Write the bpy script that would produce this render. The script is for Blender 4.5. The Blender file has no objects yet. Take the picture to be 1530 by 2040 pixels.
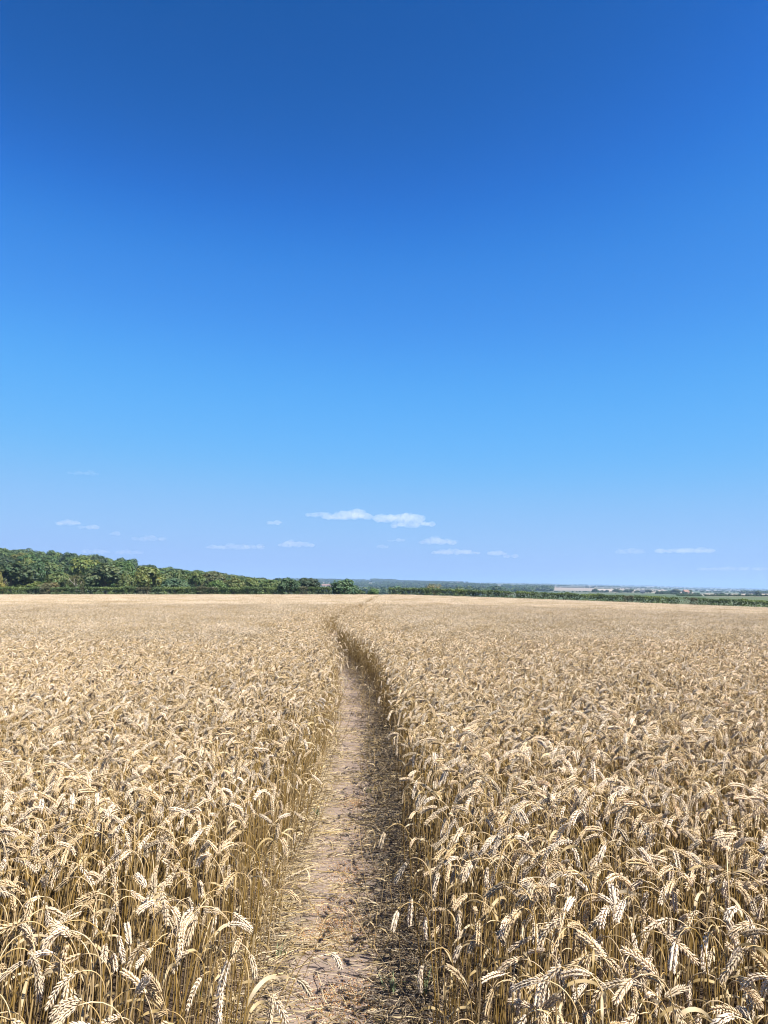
import bpy, math, random
import numpy as np
from mathutils import Vector, Matrix, noise

random.seed(7)
RNG = np.random.default_rng(11)
R = math.radians
scene = bpy.context.scene
COL = scene.collection

# ------------------------------------------------------------------ camera
F = 1532.0                    # focal length in photograph pixels (1530 x 2040)
EYE = 1.6
PITCH = math.atan(152.0 / F)  # level line falls at y = 1172
cam_d = bpy.data.cameras.new("camera")
cam_d.sensor_fit = 'VERTICAL'
cam_d.sensor_height = 36.0
cam_d.lens = 36.0 * F / 2040.0
cam_d.clip_start = 0.05
cam_d.clip_end = 90000.0
cam = bpy.data.objects.new("camera", cam_d)
COL.objects.link(cam)
cam.location = (0, 0, EYE)
cam.rotation_euler = (R(90) + PITCH, 0, 0)
scene.camera = cam

# ------------------------------------------------------------------ light
SUN_AZ, SUN_EL = R(123), R(52)     # azimuth clockwise from the view direction (+Y)
world = bpy.data.worlds.new("World")
scene.world = world
world.use_nodes = True
wn = world.node_tree
wn.nodes.clear()
wo = wn.nodes.new('ShaderNodeOutputWorld')
bg = wn.nodes.new('ShaderNodeBackground')
sky = wn.nodes.new('ShaderNodeTexSky')
sky.sky_type = 'NISHITA'
sky.sun_disc = False
sky.sun_elevation = SUN_EL
sky.sun_rotation = SUN_AZ
sky.altitude = 200
sky.air_density = 0.6
sky.dust_density = 0.0
sky.ozone_density = 8.0
EXPOSURE = 1.7
# the phone's tone response for a clear sky: one curve per channel, the same in every direction
pre = wn.nodes.new('ShaderNodeVectorMath'); pre.operation = 'SCALE'; pre.inputs['Scale'].default_value = 0.1
sep = wn.nodes.new('ShaderNodeSeparateColor'); cmb = wn.nodes.new('ShaderNodeCombineColor')
post = wn.nodes.new('ShaderNodeVectorMath'); post.operation = 'SCALE'; post.inputs['Scale'].default_value = 10.0 / 2 ** EXPOSURE
wn.links.new(sky.outputs[0], pre.inputs[0]); wn.links.new(pre.outputs[0], sep.inputs[0])
for ch, pts in enumerate((
    ((0, 0), (0.03, 0.005), (0.042, 0.014), (0.056, 0.045), (0.104, 0.138), (0.21, 0.30), (0.356, 0.35), (0.6, 0.335), (1, 0.33)),
    ((0, 0), (0.06, 0.075), (0.078, 0.105), (0.12, 0.27), (0.217, 0.475), (0.393, 0.56), (0.6, 0.545), (1, 0.53)),
    ((0, 0), (0.12, 0.18), (0.193, 0.43), (0.285, 0.82), (0.40, 0.95), (0.60, 0.95), (1, 0.93)))):
    fc = wn.nodes.new('ShaderNodeFloatCurve')
    cv = fc.mapping.curves[0]
    while len(cv.points) > 2:
        cv.points.remove(cv.points[1])
    cv.points[0].location = pts[0]; cv.points[1].location = pts[-1]
    for p in pts[1:-1]:
        cv.points.new(*p)
    fc.mapping.update()
    wn.links.new(sep.outputs[ch], fc.inputs['Value'])
    wn.links.new(fc.outputs[0], cmb.inputs[ch])
wn.links.new(cmb.outputs[0], post.inputs[0])
wn.links.new(post.outputs[0], bg.inputs['Color'])
bg.inputs['Strength'].default_value = 0.10
wn.links.new(bg.outputs[0], wo.inputs['Surface'])

sun_d = bpy.data.lights.new("sun", 'SUN')
sun_d.energy = 4.4
sun_d.angle = R(0.53)
sun_d.color = (1.0, 0.965, 0.92)
sun = bpy.data.objects.new("sun", sun_d)
COL.objects.link(sun)
sun_dir = Vector((math.sin(SUN_AZ) * math.cos(SUN_EL), math.cos(SUN_AZ) * math.cos(SUN_EL), math.sin(SUN_EL)))
sun.rotation_euler = sun_dir.to_track_quat('Z', 'Y').to_euler()
sun.location = sun_dir * 60

vs = scene.view_settings
vs.view_transform = 'Standard'
vs.look = 'None'
vs.exposure = EXPOSURE
vs.gamma = 1.0
vs.use_curve_mapping = False
cy = scene.cycles
cy.use_denoising = True
cy.denoiser = 'OPENIMAGEDENOISE'
cy.denoising_input_passes = 'RGB_ALBEDO_NORMAL'
cy.filter_width = 1.15
cy.max_bounces = 9
cy.diffuse_bounces = 7
cy.glossy_bounces = 2
cy.transmission_bounces = 4
cy.volume_bounces = 3
cy.transparent_max_bounces = 8

# ------------------------------------------------------------------ helpers
CT, ST = math.cos(PITCH), math.sin(PITCH)
def ray(px, py):
    u, v = (px - 765.0) / F, (1020.0 - py) / F
    return np.array((u, CT - v * ST, ST + v * CT))
def at(px, py, dist):
    d = ray(px, py)
    return np.array((0, 0, EYE)) + d * (dist / d[1])
def px_of(x, y, z):
    f = y * CT + (z - EYE) * ST
    up = -y * ST + (z - EYE) * CT
    return 765 + F * x / f, 1020 - F * up / f

def tag(o, label, cat, group=None):
    o["label"] = label
    o["category"] = cat
    if group:
        o["group"] = group
    return o
def obj(name, me, parent=None, mat=None):
    o = bpy.data.objects.new(name, me)
    COL.objects.link(o)
    if parent:
        o.parent = parent
    if mat is not None and me is not None and len(me.materials) == 0:
        me.materials.append(mat)
    return o
def empty(name, loc, rz=0.0):
    o = bpy.data.objects.new(name, None)
    COL.objects.link(o)
    o.location = loc
    o.rotation_euler = (0, 0, rz)
    o.empty_display_size = 0.1
    return o

class MB:
    """collects verts, faces, a colour per vertex and a material slot per face"""
    def __init__(s):
        s.v, s.f, s.c, s.m, s.n = [], [], [], [], 0
    def add(s, v, f, col=(1, 1, 1), mat=0):
        v = np.asarray(v, float).reshape(-1, 3)
        c = np.asarray(col, float)
        if c.ndim == 1:
            c = np.tile(c, (len(v), 1))
        s.v.append(v); s.c.append(c)
        s.f += [tuple(i + s.n for i in q) for q in f]
        s.m += [mat] * len(f)
        s.n += len(v)
    def merge(s, o, off=(0, 0, 0), M=None):
        for v, c in zip(o.v, o.c):
            w = v @ M.T if M is not None else v
            s.v.append(w + np.asarray(off)); s.c.append(c)
        s.f += [tuple(i + s.n for i in q) for q in o.f]
        s.m += o.m
        s.n += o.n
    def mesh(s, name, mats, smooth=True):
        me = bpy.data.meshes.new(name)
        v = np.concatenate(s.v) if s.v else np.zeros((0, 3))
        me.from_pydata(v.tolist(), [], s.f)
        a = me.color_attributes.new("Col", 'FLOAT_COLOR', 'POINT')
        c = np.ones((len(v), 4), np.float32)
        c[:, :3] = np.concatenate(s.c)
        a.data.foreach_set("color", c.ravel())
        for m in mats:
            me.materials.append(m)
        me.polygons.foreach_set("material_index", s.m)
        if smooth:
            me.polygons.foreach_set("use_smooth", [True] * len(me.polygons))
        me.update()
        return me

def frame_along(P):
    T = np.gradient(P, axis=0)
    T /= np.linalg.norm(T, axis=1)[:, None] + 1e-12
    return T
def tube(mb, P, rad, sides=5, col=(1, 1, 1), mat=0, cap=True):
    P = np.asarray(P, float); n = len(P)
    T = frame_along(P)
    ref = np.array((0.123, 0.99, 0.05))
    A = np.cross(T, ref); A /= np.linalg.norm(A, axis=1)[:, None] + 1e-12
    B = np.cross(T, A)
    rad = np.broadcast_to(np.asarray(rad, float), (n,))
    th = np.arange(sides) * 2 * math.pi / sides
    V = P[:, None, :] + rad[:, None, None] * (np.cos(th)[None, :, None] * A[:, None, :] + np.sin(th)[None, :, None] * B[:, None, :])
    col = np.asarray(col, float)
    C = np.repeat(col, sides, axis=0) if col.ndim == 2 else np.tile(col, (n * sides, 1))
    f = []
    for i in range(n - 1):
        for k in range(sides):
            a, b = i * sides + k, i * sides + (k + 1) % sides
            f.append((a, b, b + sides, a + sides))
    if cap:
        f.append(tuple(range(sides))[::-1]); f.append(tuple((n - 1) * sides + k for k in range(sides)))
    mb.add(V.reshape(-1, 3), f, C, mat)
def ribbon(mb, P, W, wid, col, mat=0):
    P = np.asarray(P); W = np.asarray(W)
    n = len(P)
    wid = np.broadcast_to(np.asarray(wid, float), (n,))
    V = np.empty((n, 2, 3)); V[:, 0] = P - W * wid[:, None]; V[:, 1] = P + W * wid[:, None]
    f = [(2 * i, 2 * i + 1, 2 * i + 3, 2 * i + 2) for i in range(n - 1)]
    mb.add(V.reshape(-1, 3), f, col, mat)

def fbm(x, y, sc, seed=0.0):
    return noise.noise(Vector((x * sc, y * sc, seed)))
def vnoise(X, Y, sc, seed=0.0):
    return np.array([noise.noise(Vector((a * sc, b * sc, seed))) for a, b in zip(X, Y)])

# ------------------------------------------------------------------ materials
def new_mat(name):
    m = bpy.data.materials.new(name)
    m.use_nodes = True
    nt = m.node_tree
    nt.nodes.clear()
    out = nt.nodes.new('ShaderNodeOutputMaterial')
    return m, nt, out
def N(nt, t, **kw):
    n = nt.nodes.new(t)
    for k, v in kw.items():
        setattr(n, k, v)
    return n
def mixc(nt, a, b, fac, mode='MIX'):
    n = N(nt, 'ShaderNodeMix', data_type='RGBA', blend_type=mode)
    for sock, val in ((6, a), (7, b), (0, fac)):
        if isinstance(val, (tuple, list)):
            n.inputs[sock].default_value = (*val, 1) if len(val) == 3 else val
        elif isinstance(val, (int, float)):
            n.inputs[sock].default_value = val
        else:
            nt.links.new(val, n.inputs[sock])
    return n.outputs[2]
def maprange(nt, v, a, b, c, d):
    n = N(nt, 'ShaderNodeMapRange')
    nt.links.new(v, n.inputs[0])
    for i, x in enumerate((a, b, c, d)):
        n.inputs[i + 1].default_value = x
    return n.outputs[0]
def tex_noise(nt, scale, detail=4, rough=0.55, vec=None):
    n = N(nt, 'ShaderNodeTexNoise')
    n.inputs['Scale'].default_value = scale
    n.inputs['Detail'].default_value = detail
    n.inputs['Roughness'].default_value = rough
    if vec is not None:
        nt.links.new(vec, n.inputs['Vector'])
    return n.outputs['Fac']

def straw_mat(name, transl=0.2, rough=0.55, vary=(0.78, 1.16), spec=0.35):
    m, nt, out = new_mat(name)
    at_ = N(nt, 'ShaderNodeVertexColor', layer_name="Col")
    oi = N(nt, 'ShaderNodeObjectInfo')
    geo = N(nt, 'ShaderNodeNewGeometry')
    nz = tex_noise(nt, 45.0, 2, 0.6, geo.outputs['Position'])
    big = tex_noise(nt, 0.35, 2, 0.5, geo.outputs['Position'])
    v1 = maprange(nt, oi.outputs['Random'], 0, 1, *vary)
    v2 = maprange(nt, nz, 0.25, 0.75, 0.82, 1.15)
    v3 = maprange(nt, big, 0.3, 0.7, 0.94, 1.06)
    mul = N(nt, 'ShaderNodeMath', operation='MULTIPLY'); nt.links.new(v1, mul.inputs[0]); nt.links.new(v2, mul.inputs[1])
    mul2 = N(nt, 'ShaderNodeMath', operation='MULTIPLY'); nt.links.new(mul.outputs[0], mul2.inputs[0]); nt.links.new(v3, mul2.inputs[1])
    hsv = N(nt, 'ShaderNodeHueSaturation')
    nt.links.new(at_.outputs['Color'], hsv.inputs['Color'])
    nt.links.new(mul2.outputs[0], hsv.inputs['Value'])
    nt.links.new(maprange(nt, oi.outputs['Random'], 0, 1, 1.2, 0.85), hsv.inputs['Saturation'])
    p = N(nt, 'ShaderNodeBsdfPrincipled')
    nt.links.new(hsv.outputs[0], p.inputs['Base Color'])
    p.inputs['Roughness'].default_value = rough
    p.inputs['Specular IOR Level'].default_value = spec
    tr = N(nt, 'ShaderNodeBsdfTranslucent'); nt.links.new(hsv.outputs[0], tr.inputs['Color'])
    mx = N(nt, 'ShaderNodeMixShader'); mx.inputs[0].default_value = transl
    nt.links.new(p.outputs[0], mx.inputs[1]); nt.links.new(tr.outputs[0], mx.inputs[2])
    nt.links.new(mx.outputs[0], out.inputs['Surface'])
    return m
M_STEM = straw_mat("wheat_stem", 0.16, 0.42, (0.72, 1.15), 0.5)
M_EAR = straw_mat("wheat_ear", 0.30, 0.66, (0.74, 1.14), 0.18)
M_LEAF = straw_mat("dry_leaf", 0.35, 0.6)
M_STRAW = straw_mat("fallen_straw", 0.08, 0.5, (0.6, 1.15), 0.4)
M_CHAFF = straw_mat("chaff", 0.2, 0.6, (0.7, 1.15), 0.3)

def leaf_mat(name, use_obj_color=True, transl=0.28):
    m, nt, out = new_mat(name)
    at_ = N(nt, 'ShaderNodeVertexColor', layer_name="Col")
    c = at_.outputs['Color']
    if use_obj_color:
        oi = N(nt, 'ShaderNodeObjectInfo')
        c = mixc(nt, c, oi.outputs['Color'], 1.0, 'MULTIPLY')
    p = N(nt, 'ShaderNodeBsdfPrincipled')
    nt.links.new(c, p.inputs['Base Color'])
    p.inputs['Roughness'].default_value = 0.55
    p.inputs['Specular IOR Level'].default_value = 0.3
    tr = N(nt, 'ShaderNodeBsdfTranslucent')
    nt.links.new(mixc(nt, c, (1.25, 1.25, 0.6), 1.0, 'MULTIPLY'), tr.inputs['Color'])
    mx = N(nt, 'ShaderNodeMixShader'); mx.inputs[0].default_value = transl
    nt.links.new(p.outputs[0], mx.inputs[1]); nt.links.new(tr.outputs[0], mx.inputs[2])
    nt.links.new(mx.outputs[0], out.inputs['Surface'])
    return m
M_LEAVES = leaf_mat("tree_leaves")
M_HEDGE = leaf_mat("hedge_leaves", False)
M_WEED = leaf_mat("weed_leaves", False, 0.3)

def simple_mat(name, ca, cb, scale=3.0, rough=0.85, bump=0.0):
    m, nt, out = new_mat(name)
    tc = N(nt, 'ShaderNodeTexCoord')
    nz = tex_noise(nt, scale, 5, 0.6, tc.outputs['Object'])
    p = N(nt, 'ShaderNodeBsdfPrincipled')
    nt.links.new(mixc(nt, ca, cb, maprange(nt, nz, 0.3, 0.7, 0, 1)), p.inputs['Base Color'])
    p.inputs['Roughness'].default_value = rough
    p.inputs['Specular IOR Level'].default_value = 0.2
    if bump:
        b = N(nt, 'ShaderNodeBump'); b.inputs['Strength'].default_value = bump
        nt.links.new(nz, b.inputs['Height']); nt.links.new(b.outputs[0], p.inputs['Normal'])
    nt.links.new(p.outputs[0], out.inputs['Surface'])
    return m
M_BARK = simple_mat("bark", (0.10, 0.075, 0.05), (0.19, 0.15, 0.11), 6)
M_PALEBARK = simple_mat("pale_bark", (0.3, 0.26, 0.2), (0.45, 0.4, 0.33), 6)
M_BRICK = simple_mat("house_wall", (0.24, 0.16, 0.12), (0.28, 0.20, 0.15), 1.5)
M_RENDER = simple_mat("pale_wall", (0.28, 0.25, 0.21), (0.32, 0.29, 0.25), 1.5)
M_ROOF = simple_mat("clay_roof", (0.17, 0.10, 0.075), (0.21, 0.125, 0.09), 2)
M_SLATE = simple_mat("slate_roof", (0.05, 0.055, 0.065), (0.08, 0.085, 0.10), 2)
M_PANE = simple_mat("window_pane", (0.03, 0.035, 0.045), (0.05, 0.055, 0.07), 2, 0.1)

# ------------------------------------------------------------------ terrain
def sstep(a, b, x):
    t = np.clip((x - a) / (b - a), 0, 1)
    return t * t * (3 - 2 * t)
def field_z(x, y):
    """the wheat field: almost level, falling away to the right towards its far hedge"""
    x = np.asarray(x, float); y = np.asarray(y, float)
    yy = np.clip(y, -20, 400)
    xp = np.clip(x, 0, 300)
    fade = np.clip(yy / 30.0, 0, 1)
    return -0.0028 * yy - 0.0375 * xp * xp / (xp + 8.0) * (0.25 + 0.75 * fade)

CPX = [-900, -300, 0, 300, 500, 640, 765, 900, 1000, 1100, 1200, 1300, 1400, 1530, 2400]
CAZ = np.array([math.atan((p - 765) / F / (CT)) for p in CPX])
CURVES = {  # distance : y pixel of the ground at each column
 300:  [1185, 1180, 1176, 1181, 1188, 1196, 1199, 1200, 1201, 1202, 1203, 1203, 1203, 1202, 1202],
 450:  [1150, 1134, 1133, 1156, 1178, 1192, 1195, 1196, 1196, 1195, 1194, 1193, 1192, 1191, 1191],
 600:  [1150, 1140, 1140, 1163, 1180, 1190, 1192, 1192, 1191, 1190, 1188, 1187, 1187, 1187, 1187],
 1000: [1160, 1160, 1160, 1172, 1180, 1185, 1186, 1186, 1185, 1184, 1183, 1183, 1186, 1186, 1186],
 1500: [1165, 1165, 1165, 1172, 1176, 1179, 1181, 1181, 1180, 1181, 1181, 1181, 1184.5, 1184.5, 1184.5],
 2200: [1160, 1160, 1160, 1163, 1164, 1167, 1169, 1170, 1173, 1177, 1178, 1178.5, 1181, 1181.5, 1181.5],
 3000: [1155, 1155, 1155, 1156, 1157, 1159, 1161, 1164, 1168, 1170, 1172, 1174.5, 1179, 1180, 1180],
 4000: [1152, 1152, 1152, 1153, 1154, 1155.5, 1157.5, 1160.5, 1164.5, 1167, 1169.5, 1172, 1177, 1179, 1180],
 5500: [1155, 1155, 1155, 1156, 1157, 1158, 1160, 1162, 1164.5, 1167, 1169, 1171.5, 1175, 1177.5, 1179],
 8000: [1164, 1164, 1164, 1164, 1164, 1164, 1164, 1163.5, 1162.5, 1165, 1167, 1169.5, 1172.5, 1175, 1177],
 12000:[1162, 1162, 1162, 1162, 1162, 1162, 1162, 1161.5, 1161.5, 1163.5, 1165.5, 1168, 1171, 1174, 1176],
 15000:[1168, 1168, 1168, 1168, 1168, 1168, 1168, 1168, 1168, 1168, 1170, 1172, 1176, 1178, 1180],
}
CD = np.array(sorted(CURVES))
CZ = []
for d in CD:
    CZ.append([EYE + d * (1172.0 - p) / F for p in CURVES[d]])
CZ = np.array(CZ)
def far_z(x, y):
    x = np.atleast_1d(np.asarray(x, float)); y = np.atleast_1d(np.asarray(y, float))
    r = np.hypot(x, y); az = np.arctan2(x, y)
    cols = np.stack([np.interp(az, CAZ, CZ[k], period=2 * math.pi) for k in range(len(CD))])   # (K,n)
    lr = np.log(np.clip(r, CD[0], CD[-1])); lk = np.log(CD)
    i = np.clip(np.searchsorted(lk, lr) - 1, 0, len(lk) - 2)
    t = (lr - lk[i]) / (lk[i + 1] - lk[i]); t = t * t * (3 - 2 * t) * 0.5 + t * 0.5
    n = np.arange(len(r))
    return cols[i, n] * (1 - t) + cols[i + 1, n] * t
def ground_z(x, y):
    x = np.atleast_1d(np.asarray(x, float)); y = np.atleast_1d(np.asarray(y, float))
    r = np.hypot(x, y)
    w = sstep(165, 300, r)
    return field_z(x, y) * (1 - w) + far_z(x, y) * w

# land colours by place: (az px range, distance range, colour)
TAN, TAN2, PALE, GREEN, GREEN2, OLIVE, SOIL = (0.255, 0.195, 0.135), (0.21, 0.165, 0.12), (0.28, 0.22, 0.16), (0.055, 0.075, 0.033), (0.075, 0.09, 0.046), (0.088, 0.088, 0.05), (0.055, 0.038, 0.025)  # SOIL is darkened to paint in the shade between the stalks
PATCH = [
 ((1120, 2400), (185, 420), GREEN2), ((1180, 2400), (420, 590), GREEN2), ((950, 1250), (300, 700), GREEN),
 ((1150, 1400), (420, 950), GREEN), ((1395, 1640), (610, 760), GREEN), ((1395, 1640), (760, 1250), (0.15, 0.125, 0.08)), ((1395, 1640), (1250, 2100), TAN),
 ((1096, 1180), (2250, 2900), TAN2), ((1180, 1216), (1750, 2760), PALE), ((1217, 1254), (1700, 2760), TAN), ((1255, 1302), (1700, 2700), PALE), ((1303, 1342), (1750, 2780), TAN),
 ((1100, 1320), (2950, 3500), TAN2), ((1060, 1290), (3500, 4300), OLIVE), ((1345, 1375), (1600, 2400), TAN),
 ((985, 1075), (2500, 3900), OLIVE), ((905, 985), (3200, 4000), (0.13, 0.115, 0.07)), ((895, 930), (3600, 3900), PALE), ((705, 760), (2750, 2950), PALE), ((775, 800), (2800, 2950), PALE), ((636, 660), (2500, 2900), TAN), ((645, 662), (1700, 2100), TAN),
 ((1400, 1490), (2000, 2700), GREEN2), ((1380, 1530), (4200, 5200), TAN2), ((1440, 1470), (5400, 6500), TAN2), ((1100, 1300), (5800, 6600), TAN2), ((1250, 1330), (4600, 5400), TAN2),
]
def land_colour(x, y):
    r = np.hypot(x, y); px = 765 + F * CT * np.tan(np.clip(np.arctan2(x, y), -1.3, 1.3))
    c = np.tile(np.array(SOIL), (len(r), 1))
    far = (r > 175)
    # far patchwork fallback: plots 300 m across
    qx = np.floor(x / 420.0 + 0.7 * np.floor(y / 510.0)); qy = np.floor(y / 510.0)
    h = np.abs(np.sin(qx * 127.1 + qy * 311.7) * 43758.5) % 1.0
    pal = np.array([GREEN, GREEN2, OLIVE, TAN2, GREEN, GREEN2])
    c[far] = pal[(h[far] * 6).astype(int) % 6]
    c[(r > 175) & (px < 640) & (r < 900)] = (0.05, 0.06, 0.03)
    c[(r > 175) & (px >= 640) & (px < 1120) & (r < 420)] = GREEN
    c[(r > 420) & (px > 600) & (px < 1000) & (r < 3900)] = (0.04, 0.055, 0.03)
    for (a, b), (d0, d1), k in PATCH:
        wob = 6 * np.sin(r / 140.0) * (np.hypot(d1 - d0, 0) > 300)
        c[(px > a + wob * 0.3) & (px < b + wob * 0.3) & (r > d0) & (r < d1)] = k
    return c

def build_ground():
    az = np.concatenate([np.linspace(-math.pi, -0.62, 26)[:-1], np.linspace(-0.62, 0.62, 420), np.linspace(0.62, math.pi, 26)[1:-1]])
    rr = np.concatenate([[0.6, 1.2, 2, 3, 4.5, 6.5, 9, 13, 18, 25, 35, 50, 70, 95, 120, 150, 165, 180], np.geomspace(190, 600, 40), np.geomspace(610, 16000, 150)])
    A, RR = np.meshgrid(az, rr)
    X, Y = (RR * np.sin(A)).ravel(), (RR * np.cos(A)).ravel()
    Z = ground_z(X, Y)
    rollw = np.clip((np.hypot(X, Y) - 700) / 2500.0, 0, 1)
    Z = Z + rollw * 2.5 * vnoise(X, Y, 1 / 900.0, 3.0)
    na, nr = len(az), len(rr)
    V = np.column_stack([X, Y, Z])
    faces = []
    for i in range(nr - 1):
        for j in range(na):
            k = (j + 1) % na
            faces.append((i * na + j, i * na + k, (i + 1) * na + k, (i + 1) * na + j))
    V = np.vstack([V, [[0, 0, float(field_z(0, 0))]]])
    for j in range(na):
        faces.append((nr * na, (j + 1) % na, j))
    mb = MB()
    c = np.vstack([land_colour(X, Y), [SOIL]])
    mb.add(V, faces, c)
    m, nt, out = new_mat("ground")
    at_ = N(nt, 'ShaderNodeVertexColor', layer_name="Col")
    geo = N(nt, 'ShaderNodeNewGeometry')
    n1 = tex_noise(nt, 0.03, 6, 0.65, geo.outputs['Position'])
    n2 = tex_noise(nt, 8.0, 6, 0.65, geo.outputs['Position'])
    c1 = mixc(nt, at_.outputs['Color'], maprange(nt, n1, 0.3, 0.7, 0.8, 1.2), 1.0, 'MULTIPLY')
    c2 = mixc(nt, c1, maprange(nt, n2, 0.3, 0.7, 0.72, 1.22), 1.0, 'MULTIPLY')
    p = N(nt, 'ShaderNodeBsdfPrincipled'); p.inputs['Roughness'].default_value = 0.95; p.inputs['Specular IOR Level'].default_value = 0.1
    nt.links.new(c2, p.inputs['Base Color'])
    nt.links.new(p.outputs[0], out.inputs['Surface'])
    o = obj("ground", mb.mesh("ground", [m]))
    o["kind"] = "structure"
    tag(o, "brown field soil running out to far green and tan farmland", "ground")
build_ground()

# ------------------------------------------------------------------ footpath
PATH_Y = np.array([-4, 0, 2.8, 3.9, 5.7, 7.4, 10.7, 13.6, 16.3, 19, 22, 25, 32, 40, 70, 110, 153, 175])
PATH_X = np.array([0.05, -0.04, -0.19, -0.22, -0.27, -0.29, -0.41, -0.65, -0.99, -1.32, -1.60, -1.78, -1.68, -1.48, -1.30, -1.0, -0.25, 0.4])
_py = np.linspace(-4, 175, 1800)
_pxs = np.interp(_py, PATH_Y, PATH_X)
_k = np.hanning(31); _k /= _k.sum()
_pxs = np.convolve(np.pad(_pxs, 15, mode='edge'), _k, 'valid')
def path_x(y):
    return np.interp(y, _py, _pxs)
def path_half(y):       # half width of the bare trodden soil
    return np.interp(y, [0, 4, 8, 14, 25, 60, 150], [0.18, 0.20, 0.20, 0.18, 0.16, 0.17, 0.2])

def build_path():
    ys = np.concatenate([np.arange(-3, 12, 0.035), np.arange(12, 40, 0.12), np.arange(40, 165, 0.8)])
    nx = 35
    s = np.linspace(-1, 1, nx)
    V, Cc, F_ = [], [], []
    for i, y in enumerate(ys):
        c, h = float(path_x(y)), 0.62
        x = c + s * h
        d = s * h
        z = field_z(x, y)
        if y < 40:
            mid = np.array([noise.noise(Vector((a * 5, y * 5, 1.0))) * 0.008 + noise.noise(Vector((a * 17, y * 17, 4.0))) * 0.002 + noise.noise(Vector((a * 48, y * 48, 2.0))) * 0.0006 for a in x])
        else:
            mid = 0
        z = z + 0.022 + mid - 0.012 * np.exp(-(d / 0.2) ** 2)
        edge = sstep(0.46, 0.62, np.abs(d))
        z = z - 0.05 * edge
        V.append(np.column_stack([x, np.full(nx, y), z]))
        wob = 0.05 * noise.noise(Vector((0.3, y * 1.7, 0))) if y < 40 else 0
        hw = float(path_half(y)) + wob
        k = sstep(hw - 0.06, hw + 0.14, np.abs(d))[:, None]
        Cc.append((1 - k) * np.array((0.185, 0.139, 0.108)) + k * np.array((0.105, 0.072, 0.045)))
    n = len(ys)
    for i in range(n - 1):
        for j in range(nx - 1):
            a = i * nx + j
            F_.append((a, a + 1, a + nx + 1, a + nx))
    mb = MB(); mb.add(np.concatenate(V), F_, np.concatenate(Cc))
    m, nt, out = new_mat("trodden_soil")
    at_ = N(nt, 'ShaderNodeVertexColor', layer_name="Col")
    geo = N(nt, 'ShaderNodeNewGeometry')
    n1 = tex_noise(nt, 3.0, 5, 0.6, geo.outputs['Position'])
    n2 = tex_noise(nt, 60.0, 5, 0.7, geo.outputs['Position'])
    n3 = tex_noise(nt, 420.0, 3, 0.7, geo.outputs['Position'])
    vo = N(nt, 'ShaderNodeTexVoronoi', feature='DISTANCE_TO_EDGE'); vo.inputs['Scale'].default_value = 9.0
    nt.links.new(geo.outputs['Position'], vo.inputs['Vector'])
    c1 = mixc(nt, at_.outputs['Color'], maprange(nt, n1, 0.3, 0.7, 0.84, 1.14), 1.0, 'MULTIPLY')
    c2 = mixc(nt, c1, maprange(nt, n2, 0.3, 0.72, 0.82, 1.14), 1.0, 'MULTIPLY')
    c3 = mixc(nt, c2, maprange(nt, n3, 0.3, 0.7, 0.86, 1.12), 1.0, 'MULTIPLY')
    p = N(nt, 'ShaderNodeBsdfPrincipled'); p.inputs['Roughness'].default_value = 0.93; p.inputs['Specular IOR Level'].default_value = 0.15
    nt.links.new(c3, p.inputs['Base Color'])
    crack = maprange(nt, vo.outputs['Distance'], 0.0, 0.02, 0.0, 1.0)
    ad = N(nt, 'ShaderNodeMath', operation='MULTIPLY_ADD'); nt.links.new(crack, ad.inputs[0]); ad.inputs[1].default_value = 0.25
    nt.links.new(n2, ad.inputs[2])
    b = N(nt, 'ShaderNodeBump'); b.inputs['Strength'].default_value = 0.2; b.inputs['Distance'].default_value = 0.005
    nt.links.new(ad.outputs[0], b.inputs['Height']); nt.links.new(b.outputs[0], p.inputs['Normal'])
    nt.links.new(p.outputs[0], out.inputs['Surface'])
    o = obj("footpath", mb.mesh("footpath", [m]))
    o["kind"] = "structure"
    tag(o, "narrow trodden bare soil path curving through the wheat", "path")
build_path()

# ------------------------------------------------------------------ wheat stalk builder
EARC = np.array((0.70, 0.575, 0.415))
STEMC = np.array((0.52, 0.345, 0.135))
_prof_t = np.array([0.0, 0.28, 0.62, 0.86, 1.0])
_prof_r = np.array([0.35, 1.0, 0.85, 0.36, 0.04])
def floret(mb, base, d, side, L, w, col, sides=5, thick=0.75, mat=0):
    d = d / np.linalg.norm(d)
    a = np.cross(d, side); a /= np.linalg.norm(a) + 1e-9
    b = np.cross(a, d)
    th = np.arange(sides) * 2 * math.pi / sides
    n = len(_prof_t)
    V = (base + d * (_prof_t * L)[:, None])[:, None, :] + (_prof_r * w)[:, None, None] * (np.cos(th)[None, :, None] * b + thick * np.sin(th)[None, :, None] * a)
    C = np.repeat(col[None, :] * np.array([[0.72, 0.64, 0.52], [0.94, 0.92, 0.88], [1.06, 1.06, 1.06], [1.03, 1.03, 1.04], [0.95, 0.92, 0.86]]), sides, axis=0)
    f = []
    for i in range(n - 1):
        for k in range(sides):
            p, q = i * sides + k, i * sides + (k + 1) % sides
            f.append((p, q, q + sides, p + sides))
    mb.add(V.reshape(-1, 3), f, C, mat)

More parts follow.
